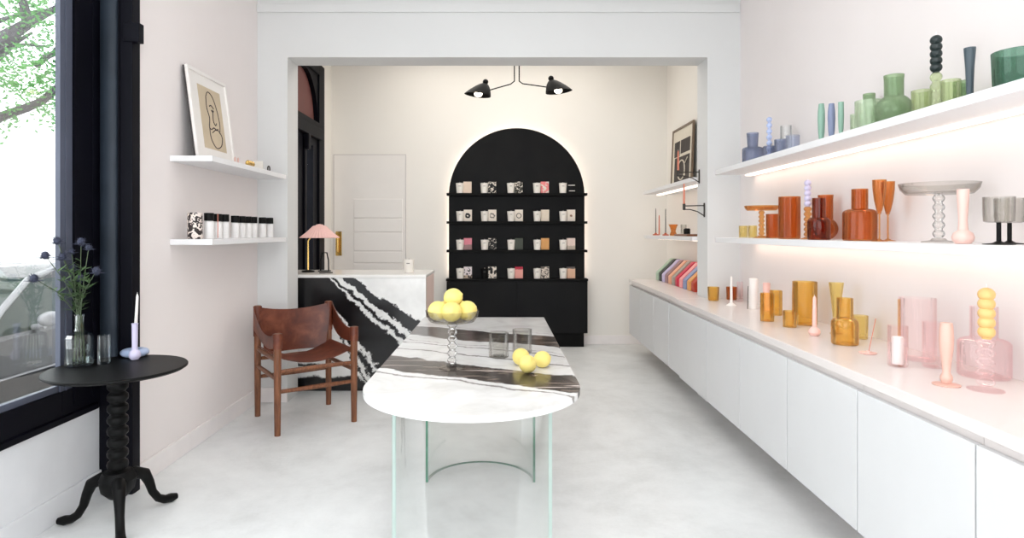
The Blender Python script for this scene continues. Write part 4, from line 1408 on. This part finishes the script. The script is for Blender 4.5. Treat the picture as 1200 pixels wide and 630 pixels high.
L0 = lp(605.5, 100)
cl_ = thing('ceiling_lamp', 'black two-armed ceiling lamp with duck-bill shades above the arch', 'lamp', (L0.x, LY, CZ + 0.1))


def ll(px, py, dy=0.0):
    q = lp(px, py)
    return Vector((q.x - L0.x, dy, q.z - (CZ + 0.1)))


bm = new(); add_lathe(bm, [(0, 0), (0.06, 0), (0.06, -0.02), (0.03, -0.03), (0, -0.03)], seg=24); obj('ceiling_plate', bm, M['black_satin'], cl_)
for (xr, pa, pb, pc) in ((602.8, (602.8, 95), (598.5, 98.5), (572, 106)), (608.4, (608.4, 95), (612.5, 98.0), (641, 102))):
    bm = new()
    a_ = ll(xr, 95); a_.z = -0.02
    add_tube(bm, [a_, ll(xr, 90), ll(*pa), ll(*pb), ll(*pc)], 0.0058, 8)
    obj('arm', bm, M['black_satin'], cl_)
for s, (cxp, cyp, tilt) in zip((-1, 1), ((560.5, 111.5, 0.12), (654.2, 107.5, -0.12))):
    q = ll(cxp, cyp)
    bm = new()
    prof = []
    # shade: wide brim flaring to a pointed bill outward, small ball at the crown
    N = 40
    rings = []
    for (r_, z_) in ((0.124, 0.0), (0.118, 0.012), (0.095, 0.050), (0.068, 0.085), (0.045, 0.108), (0.024, 0.122), (0.020, 0.119), (0.040, 0.102), (0.063, 0.079), (0.090, 0.046), (0.115, 0.006)):
        ring = []
        for k in range(N):
            a = 2 * PI * k / N
            ox = math.cos(a) * s      # outward
            bill = 1.0 + 0.12 * max(ox, 0) ** 2
            xx = r_ * bill * math.cos(a) - s * 0.05 * (z_ / 0.12)
            yy = r_ * 0.92 * math.sin(a)
            ring.append(bm.verts.new((xx, yy, z_)))
        rings.append(ring)
    for i in range(len(rings)):
        A, B = rings[i], rings[(i + 1) % len(rings)]
        if i == 5:
            pass
        for k in range(N):
            bm.faces.new((A[k], A[(k + 1) % N], B[(k + 1) % N], B[k]))
    add_sphere(bm, (-s * 0.055, 0, 0.138), 0.028, 1, 1, 1.0, 16, 10)
    add_tube(bm, [(-s * 0.05, 0, 0.115), (-s * 0.055, 0, 0.145)], 0.022, 12)
    bmesh.ops.transform(bm, matrix=Matrix.Rotation(tilt * 1.0, 4, 'Y'), verts=bm.verts[:])
    sh_ = obj('lamp_shade', bm, M['black_satin'], cl_, loc=q)
    bm = new(); add_sphere(bm, (0, 0, 0.012), 0.036, 1.1, 1.1, 0.8, 16, 10); obj('bulb', bm, M['bulb'], sh_)

# ------------------------------------------------------------------ left wall shelves and what stands on them
def shelf_left(zt, lab):
    bm = new(); add_box(bm, WL + 0.0005, -1.606, 3.39, 4.57, zt - 0.032, zt, bev=0.002)
    o_ = obj('wall_shelf', bm, M['shelf_white']); return tag(o_, lab, 'shelf', 'white shelves of the left wall')


ZL1, ZL2 = 1.725, 1.256
shelf_left(ZL1, 'upper white shelf on the left wall holding the line drawing')
shelf_left(ZL2, 'lower white shelf on the left wall holding capped white bottles')
# framed drawing, leaning on the wall
fr = thing('picture_frame', 'white framed line drawing leaning on the upper left shelf', 'framed picture', (WL + 0.09, 3.50, ZL1 + 0.001))
FW, FH = 0.50, 0.545
lean = math.atan2(0.070, FH)
FM = Matrix.Rotation(-lean, 4, 'Y')       # local: y along the wall, z up, +x into the room


def fbox(bm, *b, bev=0.0):
    add_box(bm, *b, bev=bev)


M['frame_white'] = plain('white_frame_paint', (0.82, 0.79, 0.76), 0.4)
M['frame_side'] = plain('dark_frame_side', (0.05, 0.045, 0.045), 0.5)
M['paper'] = plain('kraft_paper', S(200, 184, 158), 0.8, mott=0.05)
M['ink'] = plain('black_ink', S(62, 50, 52), 0.8)


def fin(bm): bmesh.ops.transform(bm, matrix=FM, verts=bm.verts[:]); return bm


bm = new(); fbox(bm, 0.002, 0.020, 0, FW, 0, 0.02, bev=0.002); fbox(bm, 0.002, 0.020, 0, FW, FH - 0.02, FH, bev=0.002)
fbox(bm, 0.002, 0.020, 0, 0.02, 0.02, FH - 0.02, bev=0.002); fbox(bm, 0.002, 0.020, FW - 0.02, FW, 0.02, FH - 0.02, bev=0.002)
obj('frame', fin(bm), M['frame_white'], fr)
bm = new(); fbox(bm, -0.008, 0.0015, 0.001, FW - 0.001, 0.003, FH - 0.002); obj('backing_board', fin(bm), M['frame_side'], fr)
bm = new(); fbox(bm, 0.003, 0.010, 0.02, FW - 0.02, 0.02, FH - 0.02); obj('mount', fin(bm), M['frame_white'], fr)
bm = new(); fbox(bm, 0.0102, 0.0115, 0.11, FW - 0.10, 0.075, FH - 0.085); pp = obj('drawing_paper', fin(bm), M['paper'], fr)
bm = new()
def ink(pts, r=0.0032):
    P = []
    for i in range(len(pts) - 1):
        p0, p1, p2, p3 = pts[max(i - 1, 0)], pts[i], pts[i + 1], pts[min(i + 2, len(pts) - 1)]
        for k in range(6):
            t0 = k / 6
            P.append([0.5 * ((2 * p1[j]) + (-p0[j] + p2[j]) * t0 + (2 * p0[j] - 5 * p1[j] + 4 * p2[j] - p3[j]) * t0 ** 2 + (-p0[j] + 3 * p1[j] - 3 * p2[j] + p3[j]) * t0 ** 3) for j in (0, 1)])
    P.append(pts[-1])
    add_tube(bm, [(0.0118, a_, b_3) for a_, b_3 in P], r, 6, flat=1.0)
ink([(0.20, 0.40), (0.235, 0.435), (0.29, 0.41), (0.33, 0.33), (0.345, 0.25), (0.33, 0.19)])
ink([(0.20, 0.40), (0.195, 0.33), (0.215, 0.27), (0.20, 0.21), (0.23, 0.20)])
ink([(0.23, 0.345), (0.255, 0.355), (0.285, 0.34)], 0.0036)
ink([(0.25, 0.325), (0.27, 0.315), (0.28, 0.325)], 0.0036)
ink([(0.27, 0.33), (0.262, 0.26), (0.285, 0.235), (0.30, 0.25)])
ink([(0.235, 0.205), (0.26, 0.215), (0.29, 0.205), (0.31, 0.215)], 0.0038)
ink([(0.20, 0.21), (0.205, 0.14), (0.26, 0.09), (0.33, 0.11), (0.355, 0.17), (0.30, 0.21), (0.23, 0.18)])
obj('ink_line', fin(bm), M['ink'], pp)
# trinkets
def tr(px, py_off=0, X=-1.70):
    Y = -X * 710 / (585 - px)
    return Vector((X, Y, ZL1 + 0.001))


t_ = thing('ring_pair', 'pair of small pale rings lying beside the framed drawing', 'ornament', tr(277, X=-1.64))
for k in range(2):
    bm = new(); add_tube(bm, [(0.016 * math.cos(a), 0, 0.019 + 0.016 * math.sin(a)) for a in [2 * PI * i / 16 for i in range(17)]], 0.003, 6)
    obj('ring', bm, M['cer_rose'], t_, loc=(0, -0.02 + 0.045 * k, 0), rotz=0.6 + PI / 2)
bm = new()
for (q, w_) in ((0, 0.05), (0.035, 0.04), (-0.03, 0.035)):
    add_sphere(bm, (0, q, 0.02), 0.022, 0.7, w_ / 0.03, 0.9, 12, 8)
o = obj('shell_ornament', bm, M['brass'], loc=tr(293, X=-1.64)); tag(o, 'gold shell-like ornament on the upper left shelf', 'ornament')
bm = new(); add_box(bm, -0.03, 0.03, -0.006, 0.006, 0, 0.055, bev=0.003)
o = obj('place_card', bm, M['cream'], loc=tr(303, X=-1.65)); tag(o, 'small white upright card beside the gold ornament', 'card')
bm = new(); add_tube(bm, [(0, 0.020 * math.cos(a), 0.024 + 0.020 * math.sin(a)) for a in [2 * PI * i / 16 for i in range(17)]], 0.005, 6); add_box(bm, -0.012, 0.012, -0.014, 0.014, 0, 0.006)
o = obj('ring_ornament', bm, M['iron'], loc=tr(315, X=-1.66)); tag(o, 'dark ring-shaped ornament at the far end of the upper left shelf', 'ornament')
# patterned canister and bottles
t2 = NT('blob_pattern')
c = t2.ramp(t2.noise(t2.obj(), 38, 1, 0.4, 1.5), [(0, S(38, 28, 28)), (0.50, S(228, 216, 208))], 'CONSTANT')
M['blob'] = t2.bsdf(c, 0.5)
bm = new(); add_lathe(bm, [(0, 0), (0.039, 0), (0.040, 0.003), (0.040, 0.147), (0.038, 0.15), (0, 0.15)], seg=28)
o = obj('canister', bm, M['blob'], loc=(-1.735, 3.455, ZL2 + 0.001)); tag(o, 'black and white blotched cylinder canister at the near end of the lower left shelf', 'canister')
bl = ['largest white bottle with a black cap, nearest of the row', 'second white capped bottle, with a copper stripe on its left', 'third white capped bottle from the near end',
      'fourth capped bottle, first after the first gap in the row', 'fifth white capped bottle, in the middle of the row', 'sixth white capped bottle, beside a thin dark gap',
      'seventh white capped bottle, last before the second gap', 'eighth white capped bottle, first after the second gap', 'ninth white capped bottle, farthest of the row']
b0 = None
M['bottle_white'] = plain('bottle_label_white', (0.80, 0.79, 0.78), 0.35)
for k, pxb in enumerate([245, 254.7, 263.3, 275.5, 283.3, 290.3, 297, 307.5, 316]):
    X = -1.70
    Y = -X * 710 / (585 - pxb)
    if b0 is None:
        b0 = thing('capped_bottle', bl[0], 'bottle', (X, Y, ZL2 + 0.001), 0, 'capped white bottles on the lower left shelf')
        bm = new(); add_lathe(bm, [(0, 0), (0.0255, 0), (0.027, 0.003), (0.027, 0.083), (0.025, 0.090), (0.020, 0.094), (0, 0.094)], seg=24); obj('bottle_body', bm, M['bottle_white'], b0)
        bm = new(); add_lathe(bm, [(0, 0.0945), (0.0265, 0.0945), (0.0265, 0.132), (0.024, 0.135), (0, 0.135)], seg=24); obj('cap', bm, M['black_cap'], b0)
    else:
        sc_ = 1.0 if k < 3 else 0.97
        b1_ = dup(b0, (X, Y, ZL2 + 0.001), bl[k], scale=(sc_, sc_, 1.10 * sc_))
    if k == 1:
        bm = new(); add_box(bm, -0.002, 0.0275, -0.002, 0.002, 0.004, 0.135)
        for v in bm.verts: v.co.y -= 0.0
        o = obj('copper_stripe', bm, M['wax_copper'], b1_, loc=(0.0008, 0, 0), rotz=-1.05)
b0.scale = (1.04, 1.04, 1.12)

# ------------------------------------------------------------------ side table by the window
ST = (-1.700, 2.700)
t_ = thing('side_table', 'black iron pedestal side table with a round top by the shop window', 'table', (ST[0], ST[1], 0))
ZS = 0.695
bm = new(); add_lathe(bm, [(0, ZS - 0.018), (0.268, ZS - 0.018), (0.280, ZS - 0.010), (0.280, ZS - 0.003), (0.277, ZS), (0, ZS)], seg=64); obj('tabletop', bm, M['black_satin'], t_)
bm = new()
pr = [(0, 0.235), (0.05, 0.235)]
zz = 0.24
while zz < ZS - 0.075:
    pr += [(0.030, zz), (0.041, zz + 0.012), (0.043, zz + 0.024), (0.041, zz + 0.036), (0.030, zz + 0.046)]
    zz += 0.05
pr += [(0.036, ZS - 0.05), (0.085, ZS - 0.0185), (0, ZS - 0.0185)]
add_lathe(bm, pr, seg=28); obj('ribbed_column', bm, M['black_satin'], t_)
bm = new(); add_lathe(bm, [(0, 0.115), (0.035, 0.118), (0.065, 0.15), (0.075, 0.20), (0.058, 0.235), (0, 0.236)], seg=28); obj('hub', bm, M['black_satin'], t_)
for tip in ((-0.25, -0.02), (0.150, -0.215), (0.135, 0.235)):
    d = Vector((tip[0], tip[1], 0)); L_ = d.length; d.normalize()
    P = [(0.03, 0.19), (0.075, 0.200), (0.115, 0.180), (0.135, 0.135), (0.150, 0.085), (0.175, 0.045), (0.205, 0.026), (0.235, 0.022), (0.262, 0.020)]
    k_ = L_ / 0.26
    bm = new()
    add_tube(bm, [(d.x * r_ * k_, d.y * r_ * k_, z_) for r_, z_ in P], [0.030, 0.029, 0.026, 0.021, 0.018, 0.018, 0.019, 0.021, 0.014], 12)
    lo = min(v.co.z for v in bm.verts)
    for v in bm.verts:
        if v.co.z < 0.001: v.co.z = 0.001
    obj('leg', bm, M['black_satin'], t_)
# vase and thistles
VX, VY = on(93, 428, ZS)[:2]
vs_ = thing('glass_vase', 'clear faceted glass vase holding the thistles on the black side table', 'vase', (VX, VY, ZS + 0.001))
bm = new()
pr = [(0.052, 0), (0.056, 0.004), (0.056, 0.125), (0.050, 0.140), (0.022, 0.155), (0.019, 0.17), (0.019, 0.225), (0.023, 0.23)]
add_lathe(bm, hollow(pr, 0.005, 0.012), seg=8); obj('body', bm, M['g_clear'], vs_, smooth=20)
M['water'] = glass('water', (0.93, 0.96, 0.95), (0.72, 0.80, 0.78))
bm = new(); add_lathe(bm, [(0, 0.013), (0.049, 0.013), (0.049, 0.085), (0, 0.085)], seg=8); obj('water', bm, M['water'], vs_, smooth=20)
bm = new(); add_lathe(bm, hollow([(0.024, 0), (0.026, 0.003), (0.026, 0.125), (0.026, 0.13)], 0.003), seg=24)
o = obj('glass_cylinder', bm, M['g_clear'], loc=(*on(105, 422.5, ZS)[:2], ZS + 0.001)); o.location = (VX + 0.088, VY + 0.035, ZS + 0.001); tag(o, 'plain clear glass cylinder beside the vase on the black side table', 'glass')
M['stem'] = plain('thistle_stem', S(66, 80, 56), 0.7)
M['leafd'] = plain('thistle_leaf', S(72, 98, 58), 0.7, mott=0.2)
M['thistle'] = plain('thistle_head', S(46, 50, 68), 0.85, mott=0.3, scale=60)
heads = [(67, 282), (53, 299), (73, 301), (95, 283), (40, 326), (85, 313), (113, 317), (84, 294), (94, 326), (104, 290)]
rt = random.Random(11)
hlab = ['thistle head highest at the left of the bunch', 'thistle head against the bright street, left of the window edge', 'large thistle head beside the window edge', 'topmost central thistle head of the bunch',
        'lowest far left thistle head, before the car', 'central thistle head over the dark window frame', 'rightmost thistle head on its own stem', 'small thistle head behind the upper two', 'lower central thistle head just above the leaves', 'small thistle head right of the topmost one']
for i, ((hx, hy), lb) in enumerate(zip(heads, hlab)):
    Yh = VY + rt.uniform(-0.09, 0.07)
    if hx < 60: Yh = VY - 0.03
    top = Vector(((hx - 585) / 710 * Yh, Yh, H - (hy - 271) / 710 * Yh))
    if top.x < WW + 0.03: 
        top.x = WW + 0.03; top.y = top.x * 710 / (hx - 585); top.z = H - (hy - 271) / 710 * top.y
    a0 = 2 * PI * i / 10
    foot = Vector((VX + 0.022 * math.cos(a0), VY + 0.022 * math.sin(a0), ZS + 0.02))
    neck = Vector((VX + 0.010 * math.cos(a0), VY + 0.010 * math.sin(a0), ZS + 0.22))
    th = thing('thistle', lb, 'flower', foot, 0, 'blue thistles in the glass vase')
    bm = new()
    q1 = neck.lerp(top, 0.45) + Vector((0, 0, 0.03))
    add_tube(bm, [foot - foot, neck - foot, q1 - foot, top - foot - (top - q1).normalized() * 0.01], [0.0022, 0.0022, 0.002, 0.0016], 6)
    obj('stem', bm, M['stem'], th)
    bm = new()
    hr = 0.0185 if i not in (7, 9) else 0.013
    c0 = top - foot
    add_sphere(bm, c0, hr * 0.8, 1, 1, 1.2, 12, 8)
    for k in range(46):
        d = Vector((rt.gauss(0, 1), rt.gauss(0, 1), rt.gauss(0, 1))).normalized()
        add_tube(bm, [c0 + d * hr * 0.6, c0 + d * hr * 1.35], [0.0016, 0.0003], 4)
    for k in range(11):
        a = 2 * PI * k / 11
        d = Vector((math.cos(a), math.sin(a), 0.15)).normalized()
        add_tube(bm, [c0 - Vector((0, 0, hr * 0.7)), c0 - Vector((0, 0, hr * 0.8)) + d * hr * 2.1], [0.0022, 0.0003], 4)
    obj('flower_head', bm, M['thistle'], th, smooth=0)
    bm = new()
    for k in range(7):
        fpos = (neck - foot).lerp(q1 - foot, rt.uniform(0.1, 1.0)) if k < 4 else (q1 - foot).lerp(top - foot, rt.uniform(0.0, 0.45))
        for j in range(3):
            a = rt.uniform(0, 2 * PI)
            d = Vector((math.cos(a), math.sin(a), rt.uniform(0.1, 0.7))).normalized() * rt.uniform(0.03, 0.065)
            s_ = d.cross(Vector((0, 0, 1))).normalized() * 0.006
            vv = [bm.verts.new(fpos), bm.verts.new(fpos + d * 0.5 + s_), bm.verts.new(fpos + d), bm.verts.new(fpos + d * 0.5 - s_)]
            bm.faces.new(vv)
            if (foot + fpos + d).x < WW + 0.005:
                for v in vv: v.co.x += 0.0 
    obj('leaves', bm, M['leafd'], th, smooth=0)
# candle holders on the side table
cb = on(158, 417, ZS)
h1 = thing('candle_holder', 'pale blue ring-shaped candle holder on the black side table', 'candle holder', (cb.x, cb.y, ZS + 0.001))
bm = new()
add_lathe(bm, [(0.041 + 0.022 * math.cos(a), 0.02 + 0.018 * math.sin(a)) for a in [2 * PI * k / 14 for k in range(14)]], seg=36, closed=True)
lo = min(v.co.z for v in bm.verts)
for v in bm.verts: v.co.z -= lo
obj('ring', bm, M['cer_blue'], h1)
bm = new(); add_lathe(bm, [(0, 0.0), (0.026, 0.0), (0.026, 0.02), (0.014, 0.028), (0.014, 0.04), (0, 0.04)], seg=16); obj('socket', bm, M['cer_blue'], h1)
taper('thin white taper candle in the pale blue ring holder', 'wax_white', (cb.x, cb.y, ZS + 0.0415), 0.008, 0.26, lean=0.012)
cf = Vector((cb.x + 0.048, cb.y - 0.080, ZS + 0.001))
bm = new()
add_lathe(bm, hollow([(0.016, 0), (0.024, 0.010), (0.026, 0.022), (0.022, 0.036), (0.0135, 0.046), (0.0125, 0.06), (0.0135, 0.165), (0.015, 0.17)], 0.003), seg=22)
o = obj('bud_vase', bm, M['wax_lilac'], loc=cf); tag(o, 'lilac ball-footed bud vase in front of the blue ring holder', 'vase')

# ------------------------------------------------------------------ back room right: poster, sconces, small shelf things
Xf = 1.875
fr = thing('picture_frame', 'dark wood framed poster standing on the upper back room shelf', 'framed picture', (Xf, 5.86, ZU + 0.001))
FW2, FH2 = 0.70, 0.64
M['oak'] = plain('bronze_wood_frame', S(112, 94, 76), 0.4, mott=0.15, scale=20)
FM2 = Matrix.Rotation(0.04, 4, 'Y')
fin2 = lambda bm: (bmesh.ops.transform(bm, matrix=FM2, verts=bm.verts[:]), bm)[1]
bm = new()
for b in ((-0.025, -0.003, 0, FW2, 0, 0.022), (-0.025, -0.003, 0, FW2, FH2 - 0.022, FH2), (-0.025, -0.003, 0, 0.022, 0.022, FH2 - 0.022), (-0.025, -0.003, FW2 - 0.022, FW2, 0.022, FH2 - 0.022)):
    add_box(bm, *b, bev=0.002)
obj('frame', fin2(bm), M['oak'], fr)
bm = new(); add_box(bm, -0.012, -0.002, 0.01, FW2 - 0.01, 0.01, FH2 - 0.01); obj('backing_board', fin2(bm), M['frame_side'], fr)
M['poster_white'] = plain('poster_paper', S(214, 206, 190), 0.6)
bm = new(); add_box(bm, -0.015, -0.0125, 0.022, FW2 - 0.022, 0.022, FH2 - 0.022); pp = obj('poster', fin2(bm), M['poster_white'], fr)
M['poster_dark'] = plain('poster_ink', S(52, 44, 40), 0.6, mott=0.3, scale=14)
bm = new(); add_box(bm, -0.0165, -0.0155, 0.09, 0.40, 0.36, 0.50); add_box(bm, -0.0165, -0.0155, 0.43, 0.62, 0.34, 0.50); add_box(bm, -0.0165, -0.0155, 0.09, 0.60, 0.05, 0.33)
pk = obj('printed_blocks', fin2(bm), M['poster_dark'], pp)
bm = new(); add_tube(bm, [(-0.0185, 0.35 + 0.12 * math.cos(a), 0.19 + 0.10 * math.sin(a)) for a in [2 * PI * k / 20 for k in range(21)]], 0.007, 6)
add_tube(bm, [(-0.0185, 0.15, 0.30), (-0.0185, 0.25, 0.24), (-0.0185, 0.22, 0.12)], 0.006, 6)
obj('printed_curves', fin2(bm), M['poster_white'], pp)


def sconce(Y, z, L, lab, labc):
    X = 1.588
    s_ = thing('wall_sconce', lab, 'candle sconce', (X, Y, z), 0, 'iron candle sconces on the right pier')
    bm = new(); add_box(bm, -0.008, -0.0005, -0.010, 0.010, -0.055, 0.055, bev=0.002); obj('wall_plate', bm, M['iron'], s_)
    bm = new()
    add_tube(bm, [(-0.004, 0, 0.035), (-L, 0, 0.032)], 0.0045, 8)
    add_tube(bm, [(-0.004, 0, -0.045), (-L * 0.35, 0, -0.012), (-L * 0.7, 0, 0.004), (-L, 0, 0.006)], 0.004, 8)
    obj('bracket', bm, M['iron'], s_)
    bm = new(); add_lathe(bm, hollow([(0.008, 0), (0.011, 0.004), (0.011, 0.045), (0.012, 0.048)], 0.002, 0.004), cx=-L, z0=0.0, seg=16); obj('candle_cup', bm, M['iron'], s_)
    taper(labc, 'wax_copper', (X - L, Y, z + 0.0045), 0.0085, 0.20)


sconce(4.80, 1.735, 0.17, 'iron candle sconce on the pier in front of the framed poster', 'pink copper taper candle in the sconce before the poster')
sconce(4.68, 1.465, 0.16, 'iron candle sconce on the pier below the other one', 'pink copper taper candle in the lower sconce')

for (px, hh, mt, lab, mh) in ((768.5, 0.265, 'wax_grey', 'leftmost thin grey candle on the lower back shelf', 'cer_copper'), (772.5, 0.22, 'wax_copper', 'thin copper candle between the two grey ones', None), (780, 0.245, 'wax_grey', 'grey candle right of the copper one on the lower back shelf', 'cer_copper')):
    M['cer_copper'] = plain('copper_holder', S(190, 92, 58), 0.35, metal=0.5)
    a_ = 1.56 if px != 772.5 else 1.62
    q = at(a_, px, ZM)
    if mh:
        bm = new(); add_lathe(bm, [(0, 0), (0.030, 0), (0.034, 0.010), (0.012, 0.016), (0.012, 0.026), (0, 0.026)], seg=20)
        o = obj('candle_holder', bm, M[mh], loc=q); tag(o, 'copper dish under the ' + lab.replace('thin ', ''), 'candle holder')
        taper(lab, mt, q + Vector((0, 0, 0.027)), 0.006, hh)
    else:
        taper(lab, mt, q, 0.008, hh)
bm = new(); add_lathe(bm, hollow([(0.030, 0), (0.034, 0.01), (0.022, 0.045), (0.030, 0.075), (0.045, 0.11)], 0.004), seg=24, ripple=0.06, nr=5)
o = obj('ornate_vase', bm, M['g_orange'], loc=at(1.58, 789, ZM)); tag(o, 'small orange waisted vase on the lower back room shelf', 'vase')
bm = new(); add_box(bm, -0.06, 0.06, -0.20, 0.20, 0, 0.018, bev=0.005)
o = obj('wooden_tray', bm, M['walnut'], loc=at(1.56, 805, ZM)); o.rotation_euler = (0, 0, ROT); tag(o, 'flat wooden tray on the lower back room shelf', 'tray')
tz = o.location
bm = new(); add_lathe(bm, [(0, 0), (0.028, 0), (0.028, 0.045), (0.02, 0.05), (0, 0.05)], seg=20)
o = obj('small_jar', bm, M['black_cap'], loc=(tz.x, tz.y + 0.0, tz.z + 0.019)); tag(o, 'small black jar standing on the wooden tray', 'jar')
bm = new(); add_lathe(bm, hollow([(0.022, 0), (0.026, 0.003), (0.026, 0.085)], 0.002), seg=20)
o = obj('small_glass', bm, M['g_smoke'], loc=(tz.x + 0.01, tz.y + 0.13, tz.z + 0.019)); tag(o, 'small smoky glass standing on the wooden tray', 'glass')

# coloured wedge boxes on the back worktop
cols = [('pale sage', S(176, 200, 178)), ('dark green', S(34, 48, 42)), ('lavender', S(196, 186, 220)), ('mauve brown', S(150, 116, 118)), ('peach', S(232, 172, 140)), ('warm grey', S(160, 152, 142)),
        ('crimson', S(196, 30, 66)), ('rose pink', S(240, 160, 160)), ('blue grey', S(134, 148, 184)), ('ochre', S(222, 160, 92)), ('rust red', S(176, 58, 34))]
for k, (nm, c_) in enumerate(cols):
    Y = 6.38 - 0.126 * k
    bm = new()
    add_prism(bm, [(0, 0), (0, 0.075), (0.012, 0.083), (0.15, 0.225), (0.20, 0.225), (0.20, 0)], -0.046, 0.046, 'y')
    es = bm.edges[:]
    bmesh.ops.bevel(bm, geom=es, offset=0.003, segments=1, affect='EDGES')
    mm = plain('box_' + nm.replace(' ', '_'), c_, 0.5)
    o = obj('storage_box', bm, mm, loc=R(1.535, Y, ZC + 0.001), rotz=ROT)
    tag(o, '%s slant-topped box in the coloured row on the back worktop' % nm, 'box', 'coloured slant-topped boxes on the back worktop')
